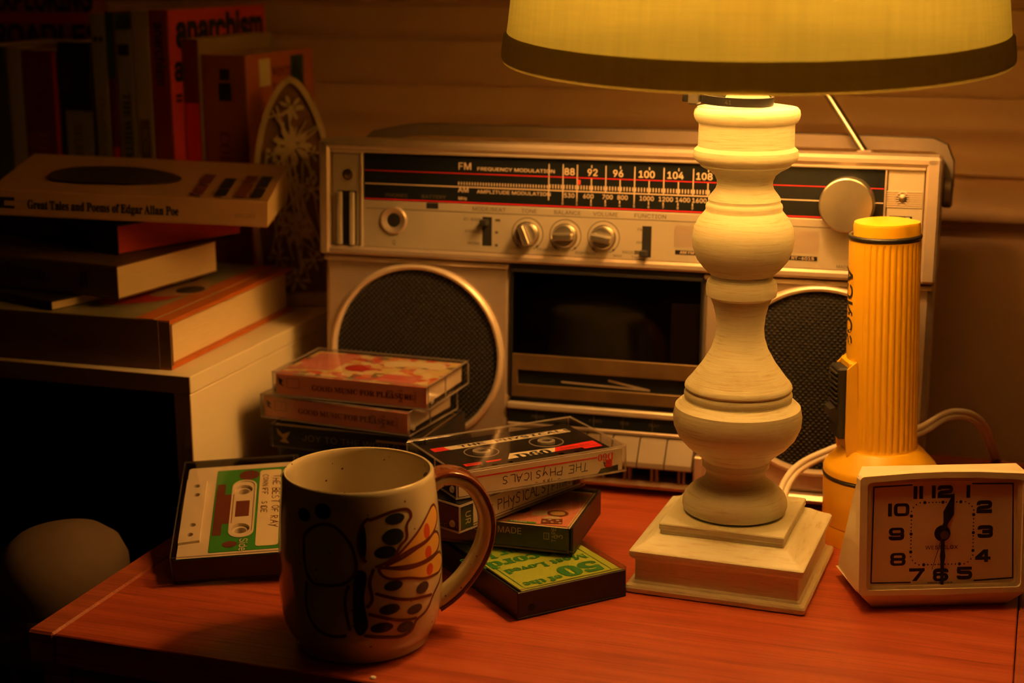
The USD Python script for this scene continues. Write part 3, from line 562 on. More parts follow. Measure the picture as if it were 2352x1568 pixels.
obj('thumb_stop', pl(hull([(.0282,s*.0075,z) for s in (-1,1) for z in (.074,.0855)]+[(.0325,s*.006,z) for s in (-1,1) for z in (.0795,.0835)])), 'black_satin', p)
lz = affinity.translate(text('SONCA', .0092, bold=2, sx=1.05), 0, -.0046)
def onbody(x, y_): 
    a = sw+.02+y_/.0205; return V(.0207*math.cos(a),.0207*math.sin(a),.1185+x)
decal_map('lettering', lz, 'ink', t, onbody, .0025)

# ================================================================ alarm clock
t = ck = thing('alarm_clock', 'small cream plastic travel alarm clock showing half past twelve', 'clock', frame((-.0716,.8151,0), R(2,.385)))
X0, X1 = -.0088, .0832
# front frame leans back: local plane from (y=-.0062,z=.0098) to (y=.0020,z=.0745)
fo = V(0,-.0062,.0098); fu = V(0,.0082,.0647); H_ = np.linalg.norm(fu); fu /= H_; fn = np.cross(V(1,0,0),fu)   # outward is -fn? (fn points back/up)
fn = V(0,-fu[2],fu[1])                       # outward, towards the viewer
def onface(x, v, w=0): return fo+V(x,0,0)+fu*v+fn*w
cxm = (X0+X1)/2
def face_outline(m, r=.0025):
    x0,x1,v0,v1 = X0+m, X1-m, m*.66, H_-m*.8
    top = [(x1,v1-.0012),(cxm+.018,v1+.0004),(cxm,v1+.0008),(cxm-.018,v1+.0004),(x0,v1-.0012)]
    return Polygon([(x0,v0),(cxm,v0-.0006*(m<.003)),(x1,v0)]+top).buffer(-r).buffer(r, quad_segs=4)
frm = face_outline(0).difference(face_outline(.0040))
obj('front_frame', place(prism(frm,-.0075,0), onface(0,0), (1,0,0), fu, fn), 'clock', ck, smooth=20)
obj('frame_step', place(prism(face_outline(.0036).difference(face_outline(.0064)),-.0046,-.0014), onface(0,0),(1,0,0),fu,fn), 'clock_in', ck, smooth=20)
inner = face_outline(.0050)
body = hull([onface(x,v,-.006) for x in (X0+.0004,X1-.0004) for v in (.0006,H_-.0014)]+[onface(cxm,H_-.0004,-.006)]+[V(x,.0135,.0755) for x in (X0+.004,X1-.004)]+[V(x,y_,z) for x in (X0+.003,X1-.003) for y_,z in ((.026,.030),(.045,.012),(.047,.004))])
obj('case', body, 'clock', ck, smooth=25)
obj('base', hull([V(x,y_,z) for x in (X0+.0015,X1-.0015) for y_,z in ((-.0055,.0094),(.047,.006))]+[V(x,y_,0) for x in (.001,.0740) for y_ in (.0008,.043)]), 'clock', ck, smooth=25)
decal('dial', inner, 'clock_dial', ck, onface(0,0,-.0042), (1,0,0), fu, 0)
obj('crystal', place(prism(face_outline(.0066),-.0022,-.0016), onface(0,0),(1,0,0),fu,fn), 'glass', ck, smooth=False, label='clear plastic crystal')
def CD(name, g, m, w=-.0042, lift=.00012, par=None): return decal(name, affinity.scale(g,.001,.001,origin=(0,0)), m, par or ck, onface(.0371,.0319,w), (1,0,0), fu, lift)
def digit(c, w=8.4, h=6.9, st=1.95):
    # wide square-shouldered numerals
    a, b, l, r = st/2, h-st/2, st/2, w-st/2; m = h/2
    def ln(*q, k=1.5):
        P = [V(*p) for p in q]; out = [P[0]]
        for i in range(1,len(P)-1):
            d0, d1 = P[i-1]-P[i], P[i+1]-P[i]; c0 = P[i]+d0/np.linalg.norm(d0)*min(k,np.linalg.norm(d0)/2); c1 = P[i]+d1/np.linalg.norm(d1)*min(k,np.linalg.norm(d1)/2)
            out += [c0*(1-t)**2+2*P[i]*t*(1-t)+c1*t*t for t in np.linspace(0,1,6)]
        return LineString(out+[P[-1]]).buffer(a, cap_style='flat')
    def ring(y0,y1): return roundrect(0,w,y0,y1,min(2.2,(y1-y0)/2-.01)).difference(roundrect(st,w-st,y0+st*.8,y1-st*.8,.7))
    if c == '1': return sbox(0,0,st*1.05,h)
    if c == '0': return ring(0,h)
    if c == '8': return ring(0,m+.8).union(ring(m-.8,h))
    if c == '2': return unary_union([ln((l,b-1.5),(l,b),(r,b),(r,m),(l,m-.5),(l,a),(w,a)), sbox(0,0,w,st*.85)])
    if c == '3': return unary_union([ln((l,b-1.3),(l,b),(r,b),(r,m),(2.6,m)), ln((2.6,m),(r,m),(r,a),(l,a),(l,a+1.3))])
    if c == '4': return unary_union([sbox(w*.60,0,w*.60+st,h), sbox(0,1.3,w,1.3+st*.85), Polygon([(0,1.3+st*.8),(w*.60-.6,h),(w*.60+st,h),(2.2,1.3)])])
    if c == '5': return unary_union([sbox(.3,h-st*.85,w-.3,h), ln((l,b),(l,m+.4),(r,m+.4),(r,a),(l,a),(l,a+1.2)), sbox(.2,m,st,h)])
    if c == '6': return unary_union([ring(0,m+.9), ln((r,b-1.2),(r,b),(l,b),(l,m))])
    if c == '9': return affinity.rotate(digit('6'),180,origin=(w/2,h/2))
    if c == '7': return unary_union([sbox(0,h-st*.85,w,h), Polygon([(w*.20,0),(w*.20+st*1.25,0),(w,h-st*.5),(w-st*1.3,h-st*.8)])])
for s, x, v in (('12',-.3,22.6),('1',13.7,22.4),('2',22.6,13.9),('3',23.4,.4),('4',22.4,-12.8),('5',12.6,-22.0),('6',-.4,-22.6),('7',-13.4,-22.2),('8',-23.8,-13.6),('9',-24.8,.2),('10',-23.8,13.3),('11',-13.4,22.4)):
    gs, ox = [], 0
    for c in s: gs.append(affinity.translate(digit(c),ox,0)); ox += (3.1 if c == '1' else 9.2)
    g = unary_union(gs); CD('numeral', affinity.translate(g, x-(g.bounds[0]+g.bounds[2])/2, v-3.45), 'clock_ink')
dots, mdots = [], []
hs_, hv = 16.9, 16.9
for i in range(60):
    a = math.radians(90-6*i); c, s = math.cos(a), math.sin(a); k = min(hs_/max(abs(c),1e-6), hv/max(abs(s),1e-6)); x, v = c*k, s*k
    if abs(abs(c)-abs(s)) < .13: x, v = x*.94, v*.94
    (dots if i%5==0 else mdots).append(Point(x,v).buffer(.85 if i%5==0 else .38))
CD('hour_dots', unary_union(dots), 'clock_ink'); CD('minute_dots', unary_union(mdots), 'clock_ink')
CD('border_line', unary_union([stroke(q,.75,False) for q in ([(16,26.6),(38.0,26.2),(39.0,-25.2),(18,-26.2)],[(-17,26.6),(-37.4,25.8),(-38.2,-26.2),(-17,-26.4)])]), 'clock_ink')
CD('lettering', affinity.translate(text('WESTCLOX',2.0,sx=1.15,align='c'),-.2,-8.6), 'clock_ink'); CD('lettering', affinity.translate(text('MADE IN U.S.A.',.9,sx=1.5,align='c',bold=1),-.4,-27.3), 'clock_ink')
def hand_(name, g, w0, w1, m='clock_ink'): return obj(name, place(prism(affinity.scale(g,.001,.001,origin=(0,0)),w0,w1), onface(.0371,.0319,0), (1,0,0), fu, fn), m, ck, smooth=False)
hand_('hour_hand', affinity.rotate(Polygon([(-1.5,0),(-1.1,6),(-2.9,11.5),(-.3,22.2),(.3,22.2),(3.0,11.5),(1.3,6),(1.5,0)]), -15, origin=(0,0)), -.0036,-.0033)
hand_('minute_hand', Polygon([(-1.0,2),(1.0,2),(1.0,-9),(1.5,-12),(.9,-16),(.75,-28),(-.75,-28),(-.9,-16),(-1.4,-12),(-1.0,-9)]), -.0030,-.0027)
hand_('second_hand', affinity.rotate(Polygon([(-.25,5),(.25,5),(.12,-20),(-.12,-20)]), -17, origin=(0,0)), -.0025,-.0024, 'brown_ink')
hand_('hand_hub', Point(0,0).buffer(4.3), -.0041,-.0037); hand_('hand_hub', Point(.6,-.4).buffer(2.3), -.0024,-.0018, 'brass')
# ================================================================ mug
MX, MY = -.3161, .6958
MT0 = -1.1443746
t = thing('mug', 'speckled stoneware mug with a painted butterfly and brown strap handle', 'mug', frame((MX,MY,0)))
mp = [(0,.0012),(.0300,.0012),(.0310,.0003),(.0330,.0),(.0342,.0010),(.0345,.0035),(.0356,.0052),(.0376,.0085),(.0395,.0130),(.0408,.0200),(.0414,.0280),(.0416,.0370),(.0415,.0450),(.0411,.0540),(.0406,.0620),(.0400,.0700),(.0393,.0780),(.0386,.0850),(.0383,.0880),(.0379,.0898),(.0370,.0906),(.0361,.0903),(.0355,.0890),(.0356,.0860),(.0364,.0780),(.0372,.066),(.0378,.050),(.0379,.035),(.0372,.020),(.0350,.0105),(.0300,.0065),(0,.0055)]
obj('cup', lathe(mp,144), 'mug', t, smooth=40, label='cream speckled cup')
za = np.array([q[1] for q in mp[4:20]]); ra = np.array([q[0] for q in mp[4:20]])
mr = PchipInterpolator(za, ra)
def onmug(x, z): a = MT0+x/.041; r = float(mr(z))+.00018; return V(r*math.cos(a), r*math.sin(a), z)
Q = {'up_out':[(5.1,77.4),(9.7,78.5),(15.7,79.9),(22.2,80.2),(27.0,78.6),(28.1,75.8),(25.6,73.1),(24.6,69.4),(24.3,65.5),(20.8,62.9),(17.4,58.6),(12.0,55.0),(7.5,53.9)],'root':[(4.0,78.0),(1.1,74.9),(-.7,68.3),(-.3,61.7),(2.2,57.2)],
'f1':[(48.8,75.5),(52.7,69.0),(47.1,63.3),(40.2,61.0),(31.1,59.8),(20.4,57.4),(14.3,54.6),(22.6,60.8),(31.9,66.9),(41.2,73.3)],'f2':[(48.3,61.7),(52.8,56.0),(49.8,52.4),(42.4,51.0),(32.7,50.7),(22.0,51.6),(12.0,53.3),(20.3,55.7),(31.0,58.7),(40.2,60.4)],
'f3':[(53.2,48.8),(56.5,43.3),(51.9,40.3),(43.8,40.5),(33.8,42.0),(23.0,45.4),(9.6,50.0),(8.6,52.1),(17.1,51.3),(30.2,49.7),(42.3,49.9)],'low_out':[(53.0,37.2),(47.9,33.6),(42.3,30.4),(38.3,25.9),(33.1,22.9),(28.5,20.8),(26.7,17.0),(21.5,14.8),(13.9,15.7),(5.2,17.3),(1.3,18.3)],
'b1':[(7.1,40.1),(13.7,37.3),(22.7,34.2),(31.9,32.6),(40.1,31.2)],'b2':[(3.7,29.7),(10.7,27.0),(18.3,24.3),(28.4,22.7)],'lb':[(5.9,52.4),(4.7,49.1),(4.0,45.2),(5.0,38.8),(2.7,33.8)],
'lw1':[(-30.3,67.3),(-25.4,72.1),(-18.9,75.0),(-12.9,74.2),(-8.4,70.6),(-4.6,65.1),(-2.6,58.4),(-2.7,51.8),(-5.5,47.8),(-9.8,45.5),(-17.8,44.4),(-25.2,45.2),(-28.5,50.2),(-30.0,57.8),(-30.3,67.3)],'lw2':[(-28.3,44.0),(-29.0,35.7),(-27.5,26.0),(-23.3,20.3),(-16.8,17.7),(-8.6,18.4)],'lw3':[(-6.1,44.5),(-7.9,38.1),(-7.5,30.0),(-6.2,22.2)],
'body':[(-.6,52.8),(-2.8,49.5),(-4.0,41.6),(-4.3,30.0),(-3.5,21.6),(-1.4,18.5),(1.3,20.2),(2.3,28.6),(1.2,38.5),(2.5,47.1),(1.6,52.1)]}
EL = {'p1':(18.3,76.3,5.5,2.7),'p2':(16.8,67.6,5.9,4.1),'p3':(12.2,60.6,5.6,3.1),'s1':(38.8,64.9,2.7,4.1),'s2':(38.9,54.0,2.9,3.3),'s3':(39.4,45.0,3.0,3.0),'d1':(15.8,43.0,4.9,2.6),'d2':(33.2,37.4,4.6,3.0),'d3':(13.6,31.0,5.3,2.7),'d4':(27.8,27.6,4.9,2.5),'d5':(9.6,21.8,5.8,2.6),'d6':(22.3,19.5,4.8,2.8),'t1':(-19.1,81.2,4.5,4.0),'t2':(-30.7,77.7,4.1,3.4),'p4':(1.4,67,1.6,9)}
sc = lambda g: affinity.scale(g,.001,.001,origin=(0,0))
yel = unary_union([blob(Q[k]) for k in ('f1','f2','f3')]).difference(unary_union([ell(*EL[k]) for k in ('s1','s2','s3')]))
lines = unary_union([stroke(Q[k],1.6) for k in ('up_out','root','low_out','b1','b2','lb','lw1','lw2','lw3')]+[LineString(list(blob(Q[k]).exterior.coords))  .buffer(.7) for k in ('f1','f2','f3')])
blue = unary_union([ell(*EL[k]) for k in ('p1','p2','p3','p4','d1','d2','d3','d4','d5','d6','t1','t2')]+[blob(Q['body'])])
decal_map('feather_glaze', sc(yel.difference(lines)), 'glaze_yellow', t, onmug, .002, label='yellow painted wing feathers')
decal_map('wing_spots', sc(unary_union([ell(*EL[k]) for k in ('s1','s2','s3')]).difference(lines)), 'glaze_red', t, onmug, .002, label='red painted spots')
decal_map('wing_patches', sc(blue.difference(lines)), 'glaze_blue', t, onmug, .002, label='blue-black painted patches')
decal_map('wing_outline', sc(lines), 'glaze_line', t, onmug, .002, label='brown painted outline')
hp = spline([(.0365,0,.0800),(.0440,0,.0838),(.0535,0,.0815),(.0615,0,.0725),(.0655,0,.0600),(.0640,0,.0460),(.0570,0,.0325),(.0475,0,.0220),(.0385,0,.0160)], 44)
ha = MT0+math.radians(97)
def strap(n0, n1, wid):
    rg = []
    for i, p in enumerate(hp):
        tg = hp[min(i+1,43)]-hp[max(i-1,0)]; tg /= np.linalg.norm(tg); nn = np.cross(V(0,1,0),tg); k = 1-.12*math.sin(math.pi*i/43)
        a = np.linspace(0,2*np.pi,24,endpoint=False); c, s = np.cos(a), np.sin(a)
        ex = np.sign(c)*np.abs(c)**.7; ey = np.sign(s)*np.abs(s)**.7
        rg.append(p+((n0+n1)/2+(n1-n0)/2*ex)[:,None]*nn+(wid/2*k*ey)[:,None]*V(0,1,0))
    m = loft(rg); m.apply_transform(frame((0,0,0),R(2,ha))); return m
nn_sign = np.cross(V(0,1,0), hp[1]-hp[0]); sg = 1 if nn_sign[2] > 0 else -1
h = obj('handle', strap(-.0042*sg,.0026*sg,.0158), 'mug', t, smooth=50)
obj('handle_glaze', strap(.0012*sg,.0042*sg,.0162), 'glaze_brown', h, smooth=50, label='glossy brown glaze on the outer face of the handle')
# ================================================================ cassette cases (local: x along the 109 mm spine, spine faces -y, z up)
CL, CS, CT = .109, .0695, .0165
def case(label, m, base='black', group=None, name='cassette_case', card=True, top='card_pink', spine='card_pink', lid_open_spine=True):
    t = thing(name, label, 'cassette case', m, group)
    w = .0013; clearb = base == 'clear'
    if clearb:
        obj('tray', cat_([bx(0,CL,.0012,CS,0,w,.0002)]), 'clear', t, smooth=False)
        obj('tray_wall', bx(0,CL,CS-w,CS,w,CT-.0015,.0002), 'clear', t, smooth=False)
        for x in (.0004,CL-.0004-w): obj('tray_wall', bx(x,x+w,.030,CS-w,w,CT-.0016,.0002), 'clear', t, smooth=False)
    else:
        obj('tray', bx(0,CL,.0012,CS,0,w+.0004,.0004), base, t)
        obj('tray_wall', bx(0,CL,CS-.0018,CS,w,CT-.0008,.0005), base, t)
        for x in (0,CL-.0018): obj('tray_wall', bx(x,x+.0018,.0015,CS-.001,w,CT-.0008,.0005), base, t)
    e = .0020 if not clearb else 0
    obj('lid', bx(e,CL-e,0,CS-.0022,CT-w,CT,.0002), 'clear', t, smooth=False, label='clear hinged lid')
    obj('lid_spine', bx(e,CL-e,0,w,.0004,CT-w,.0002), 'clear', t, smooth=False)
    for x in ((.0,CL-w) if clearb else ()): obj('lid_side', bx(x,x+w,w,.0290,.0004,CT-w,.0002), 'clear', t, smooth=False)
    # the bright moulded edges of the lid
    r = .00055 if clearb else .0004
    ed = [tube([V(e,0,z)+V(0,r,0), V(CL-e,r,z)], r, 6) for z in (CT-r,.0009)]+[tube([V(x,y0,CT-r),V(x,CS-.0025,CT-r)], r, 6) for x in (e+r,CL-e-r) for y0 in (.0006,)]+[tube([V(e,CS-.0026,CT-r),V(CL-e,CS-.0026,CT-r)],r,6)]+[tube([V(x,r,.001),V(x,r,CT-.001)],r,6) for x in (e+r,CL-e-r)]
    if clearb: ed += [tube([V(x,CS-r,.001),V(x,CS-r,CT-.002)],r,6) for x in (r,CL-r)]+[tube([V(x,.001,r),V(x,CS,r)],r,6) for x in (r,CL-r)]+[tube([V(x,.0296,.001),V(x,.0296,CT-.001)],r,6) for x in (r,CL-r)]
    obj('lid_edges', cat_(ed), 'clear_edge' if clearb else 'lid_edge', t, smooth=40, label='bright moulded edges')
    for x in (.0045, CL-.0045) if clearb else ():
        pv = lathe([(0,-.0009),(.0016,-.0009),(.0021,0),(.0016,.0006),(.0009,.0009),(0,.0009)],16); pv.apply_transform(frame(V(x+(-.0045 if x<.05 else .0045),.0055,.0050), R(1,math.pi/2))); obj('hinge_pin', pv, 'clear_edge', t)
    if card:
        obj('inlay_spine', bx(.0022,CL-.0022,.0016,.0021,.0014,CT-.0019), spine, t, smooth=False)
        if top: obj('inlay_card', bx(.0022,CL-.0022,.0021,CS-.0045,CT-.0023,CT-.0019), top, t, smooth=False)
    return t
def ST_(t, g, m, x, z, name='lettering', lift=.00012): return decal(name, affinity.translate(g,x,z), m, t, (0,.0016,0),(1,0,0),(0,0,1), lift)      # on the spine card
def TP_(t, g, m, name='print', zt=CT-.0019, lift=.00012, o=(0,0), ex=(1,0,0), ey=(0,1,0), label=None): return decal(name, g, m, t, (o[0],o[1],zt), ex, ey, lift, label=label)
def icon(t, x, z, m, h=.004):
    g = sbox(0,0,h*.8,h).difference(sbox(.0004,.0004,h*.8-.0004,h-.0004)); ST_(t, unary_union([g, sbox(h*.38,0,h*.42,h)]), m, x, z, 'cassette_symbol')

# --- right-hand pile beside the mug, bottom to top
fD = frame((-.2464,.7394,0), R(2,.8324))@frame((CS,0,0), R(2,math.pi/2))
t = case('black cassette case with a green card, lowest of the pile beside the mug handle', fD, 'black', top='card_green', spine='card_dark_green')
TPD = lambda g, m, n='lettering', lift=.00025: TP_(t, g, m, n, lift=lift, o=(.003,.0045), ex=(0,1,0), ey=(-1,0,0))   # portrait card: text across the 65 mm width, its top at local x=0
fr = roundrect(.0022,.0575,-.1000,-.0018,.003); TPD(fr.difference(fr.buffer(-.0004)), 'card_green_ink', 'border_line', .0002)
TPD(affinity.translate(text('50',.0135,'serif',3,1.25),.0035,-.0190), 'card_green_ink')
for s, x, y_, hh, k in (('of the',.0310,-.0100,.0062,1.15),('Most Loved',.0035,-.0305,.0066,1.12),('Records',.0060,-.0445,.0105,1.2),('of Your Life',.0050,-.0560,.0078,1.15),('TAPE 2',.020,-.080,.0045,1.1)):
    TPD(affinity.translate(text(s,hh,'serif',2,k),x,y_), 'card_green_ink')
for x in (.0055,): obj('screw_hole', place(prism(Point(0,0).buffer(.0021),0,.0002), (0.0,CS-.0085,.0060),(0,-1,0),(0,0,1)), 'dark_gap', t)
fC = frame((-.2339,.7982,.0166), R(2,.039))@frame((-CL,0,0))
t = case('dark green cassette case with gold spine lettering, second from the bottom beside the mug', fC, 'black', top='label_cream', spine='card_dark_green')
ST_(t, text('OF THE MUSIC WE MADE',.0036,bold=1,sx=1.0,align='r'), 'tan_ink', .0792, .0088); icon(t, .0920,.0072,'tan_ink')
ST_(t, affinity.rotate(text('TAPE',.0025,bold=1),90,origin=(0,0)), 'tan_ink', .0992,.0058); ST_(t, affinity.rotate(text('3',.0034,bold=1),90,origin=(0,0)), 'tan_ink', .1030,.0080); ST_(t, affinity.rotate(text('SIDE A-B',.0012),90,origin=(0,0)), 'grey_ink', .1062,.0045)
TP_(t, roundrect(.004,.105,.0036,.062,.0004), 'card_pink', lift=.0002); TP_(t, roundrect(.070,.0865,.0036,.0066,.0003),'label_green','green_band',lift=.0003)
TP_(t, affinity.translate(text('STEREO',.0018,bold=1),.0715,.0042), 'label_cream','lettering',lift=.0004)
rng = random.Random(4)
for i in range(9):
    cx, cy = .030+.074*((i*.37)%1), .012+.045*((i*.61)%1)
    TP_(t, ell(cx,cy,.0055,.0042,rng.uniform(0,90)), ('brown_ink','card_dark_green','tan_ink')[i%3], 'cover_picture', lift=.0003+.00002*i)
TP_(t, affinity.rotate(sbox(.0885,.0062,.1005,.0140),12), 'brown_ink', 'cover_picture', lift=.0005); TP_(t, unary_union([ell(.0905+.0023*i,.0085+.0035*(i%2),.0010,.0009) for i in range(5)]), 'label_cream', 'cover_picture', lift=.0006)
TP_(t, ell(.0945,.0235,.0062,.0050), 'gold_ink','cover_picture',lift=.0005); TP_(t, ell(.0945,.0235,.0062,.0050).difference(ell(.0945,.0235,.0044,.0034)), 'brown_ink','cover_picture',lift=.0006)
fB = frame((-.2892,.7680,.0331), R(2,1.1688))
t = case('clear cassette case with a handwritten spine, second from the top beside the mug', fB, 'clear', top='card_black', spine='label_white')
obj('inlay_tape', bx(.004,CL-.004,.003,.066,.0015,CT-.0026,.001), 'smoke_tape', t)
ST_(t, sbox(.0024,.0014,.0125,CT-.0019), 'card_dark_green', 0,0,'spine_block',.0001); ST_(t, affinity.rotate(text('UR',.0040,bold=1),-90,origin=(0,0)), 'tan_ink', .0062,.0115,lift=.0003)
ST_(t, hand("'81",.0036,.13,seed=3), 'ink', .0140,.0108); ST_(t, hand('THE',.0058,.10,seed=5), 'ink', .0150,.0040); ST_(t, hand('PHySICALS|',.0062,.10,seed=8,sp=.80), 'ink', .0330,.0050)
ST_(t, hand('AT',.0042,.12,seed=9), 'ink', .0770,.0098); ST_(t, hand('Fillmore',.0046,.12,seed=2), 'ink', .0800,.0042); ST_(t, sbox(.0990,.0025,.1055,.0135), 'ink', 0,0,'spine_block'); ST_(t, sbox(.0125,.00255,.0990,.0029),'ink',0,0,'spine_line')
fA = frame((-.2174,.8531,.0497), R(2,.7973))@frame((-CL,0,0))
t = case('clear cassette case with red-striped white spine, top of the pile beside the mug', fA, 'clear', top=None, spine='label_white')
ST_(t, sbox(.0022,.0108,.0900,.0115), 'label_red', 0,0,'red_line'); ST_(t, sbox(.0022,.0115,.0022+.1,.0116), 'label_red',0,0,'red_line')
ST_(t, affinity.rotate(text('D60',.0042,'serif'),180,origin=(0,0)), 'label_red', .1010,.0128); ST_(t, sbox(.0955,.0040,.1000,.0090), 'label_red', 0,0,'red_block'); ST_(t, Polygon([(.0905,.0015),(.0925,.0040),(.1040,.0050),(.1040,.0015)]), 'card_dark_green',0,0,'spine_block')
ST_(t, affinity.rotate(hand('THE PHySICALS',.0048,.10,seed=12,sx=1.12),180,origin=(0,0)), 'ink', .0840,.0092); ST_(t, affinity.rotate(hand('- iss -',.0022,.14,seed=4,sx=1.6),180,origin=(0,0)), 'ink', .0660,.0032)
ST_(t, affinity.rotate(text('SA',.003,bold=1),180,origin=(0,0)), 'card_black', .0995,.0080)
def tape(label, m, body, name='cassette_tape'):
    t = thing(name, label, 'cassette tape', m)
    w, h, d = .1004, .0638, .0088
    out = roundrect(0,w,0,h,.0022); holes = unary_union([Point(w/2+s*.02125,.0342).buffer(.0053) for s in (-1,1)])
    small = unary_union([Point(w/2+s*q,.0062+o).buffer(.0019) for s in (-1,1) for q,o in ((.0165,.0008),(.0265,.0))])
    obj('shell', prism(out.difference(holes).difference(small if body=='tape_white' else Point(-1,-1).buffer(.001)),0,d), body, t, smooth=20)
    tr = Polygon([(w/2-.0345,-.0),(w/2+.0345,-.0),(w/2+.0330,.0120),(w/2-.0330,.0120)]).difference(small); obj('head_bulge', prism(tr,d-.0002,d+.0016), body, t, smooth=20)
    obj('shell_floor', prism(out.buffer(-.001),.0005,.0012), 'hole', t, smooth=False)
    return t, w, h, d
mA = fA@frame((.0045,.0030,.0035))
t, w, h, d = tape('smoked cassette tape with a white strip label inside the topmost clear case', mA, 'smoke_tape')
for s in (-1,1):
    hb_ = lathe([(.0030,.0015),(.0052,.0015),(.0052,.0102),(.0036,.0108),(.0030,.0100),(.0030,.0015)],24); hb_.apply_translation([w/2+s*.02125,.0342,0]); obj('reel_hub', hb_, 'hub', t, smooth=30, label='clear reel hub')
    ck_ = lathe([(.0098,d+.0002),(.0104,d+.0006),(.0098,d+.0008)],32); ck_.apply_translation([w/2+s*.02125,.0342,0]); obj('hub_collar', ck_, 'hub', t, smooth=30)
TP2 = lambda g, m, n='label', lift=.00015, zt=None: decal(n, g, m, t, (0,0,d if zt is None else zt),(1,0,0),(0,1,0),lift)
TP2(sbox(.0050,.0468,.0950,.0535), 'label_white','strip_label'); TP2(Polygon([(.0050,.0468),(.0150,.0468),(.0132,.0535),(.0050,.0535)]), 'label_red','strip_label',.0003); TP2(affinity.translate(text('THE PHYSICALS',.0036,'mono',bold=2,sx=1.95),.0215,.0484), 'ink','lettering',.0003)
TP2(Polygon([(.0350,.0128),(.0655,.0128),(.0712,.0228),(.0425,.0250)]), 'label_white','label',.0002); TP2(affinity.translate(text('D60',.0074,'serif',1,1.22),.0425,.0143),'ink','lettering',.0004)
TP2(Polygon([(.0655,.0128),(.0975,.0128),(.0975,.0245),(.0712,.0228)]), 'label_red','label',.0003); TP2(unary_union([affinity.translate(text('NORMAL BIAS',.0016,bold=1,sx=1.3),.0725,.0182),affinity.translate(text('HIGH PRECISION MECHANISM',.0014,sx=1.2),.0708,.0152)]),'card_dark_green','lettering',.0005)
TP2(unary_union([Polygon([(.0096,.0143),(.0205,.0143),(.0205,.0185),(.0097,.0188)]),Polygon([(.0235,.0143),(.0300,.0143),(.0342,.0178),(.0235,.0183)])]), 'label_red','label',.0003); TP2(affinity.translate(text('NORMAL',.0018,bold=1),.0110,.0155),'brown_ink','lettering',.0005)
obj('label_edge', bx(.004,w-.004,-.0003,0,.001,d-.001), 'label_white', t)
# --- open-topped tape leaning at the left of the mug
rotE = R(2,.4299)@R(0,.2192)@R(1,-.0415)
fE = frame((-.4447,.7251,.0004), rotE)@frame((0,CL,0), R(2,-math.pi/2))
t = case('cassette case leaning beside the mug with a green-labelled white tape', fE, 'black', card=False)
mE = fE@frame((.0045,.0030,.0040))
t, w, h, d = tape('white cassette tape with a green label in the case leaning beside the mug', mE, 'tape_white')
# seen with its long side running away from the camera: local x runs towards the viewer, the taped edge (y=0) is on the left
obj('label_sticker', prism(roundrect(.0055,w-.0055,.0175,h-.0030,.0010).difference(unary_union([roundrect(w/2-.0315,w/2+.0315,.0275,.0420,.0070)])),d,d+.00025), 'label_green', t, smooth=False)
obj('writing_label', prism(roundrect(.0085,w-.0085,.0435,h-.0075,.0020),d+.0002,d+.0005), 'label_cream', t, smooth=False)
TP2 = lambda g, m, n='lettering', lift=.0004: decal(n, g, m, t, (0,0,d+.0002),(1,0,0),(0,1,0),lift)
TP2(affinity.translate(hand('THE BEST OF RAY',.0042,.11,seed=6,sx=1.18),.0150,.0515), 'brown_ink','lettering',.0005); TP2(affinity.translate(hand('CONNIFF   SIDE',.0034,.12,seed=7,sx=1.25),.0140,.0455),'brown_ink','lettering',.0005)
TP2(affinity.translate(text('Side',.0045),w-.0175,.0345),'label_cream'); 
TP2(unary_union([sbox(.022,.0185,.078,.0235),sbox(.034,.0230,.066,.0290)]), 'brown_ink','dark_block',.0002); TP2(ell(.0130,.0370,.0055,.0060),'brown_ink','dark_block',.0002); TP2(ell(w-.0125,.0290,.0032,.0042),'brown_ink','dark_block',.0002)
obj('window', bx(w/2-.0085,w/2+.0085,.0305,.0385,d-.0004,d+.00012), 'brown_ink', t, smooth=False)
obj('window_frame', prism(roundrect(w/2-.0315,w/2+.0315,.0275,.0420,.0070).difference(roundrect(w/2-.0305,w/2+.0305,.0285,.0410,.0062)),d,d+.0006), 'tape_white', t, smooth=False)
for s in (-1,1):
    hb_ = lathe([(.0034,.0015),(.0050,.0015),(.0050,.0070),(.0034,.0070),(.0034,.0015)],20); hb_.apply_translation([w/2+s*.02125,.0342,0]); obj('reel_hub', hb_, 'tape_white', t, smooth=30)
t = case('black cassette case propping up the leaning one beside the mug', frame((-.4560,.8085,0), R(2,.30)), 'black', top='card_black', spine='card_black')
# --- left-hand pile in front of the boombox, bottom to top
for z, x, y_, yw, nm in ((0,-.4560,.8880,.02,'bottom'),(.0166,-.4600,.8850,-.03,'second from bottom')):
    t = case('black cassette case, %s of the pile before the left speaker' % nm, frame((x,y_,z),R(2,yw)), 'black', top='card_black', spine='card_black')
t = case('black cassette case with gold emblem, middle of the pile before the left speaker', frame((-.4618,.8790,.0332),R(2,-.017)), 'black', top='card_black', spine='card_black')
fb = sbox(.0035,.0032,CL-.0035,CS-.0060); TP_(t, fb.difference(fb.buffer(-.0009)), 'gold_ink','gold_border')
ST_(t, text('JOY TO THE WORLD',.0040,bold=0,sx=1.25), 'grey_ink', .0230,.0062); ST_(t, unary_union([Polygon([(.0050,.0130),(.0085,.0100),(.0110,.0070),(.0140,.0035),(.0070,.0040),(.0095,.0065),(.0060,.0090)]),Polygon([(.0085,.0090),(.0150,.0115),(.0120,.0065)])]), 'gold_ink',0,0,'bird_emblem'); ST_(t, sbox(.075,.0105,.104,.0120),'gold_ink',0,0,'gold_bar')
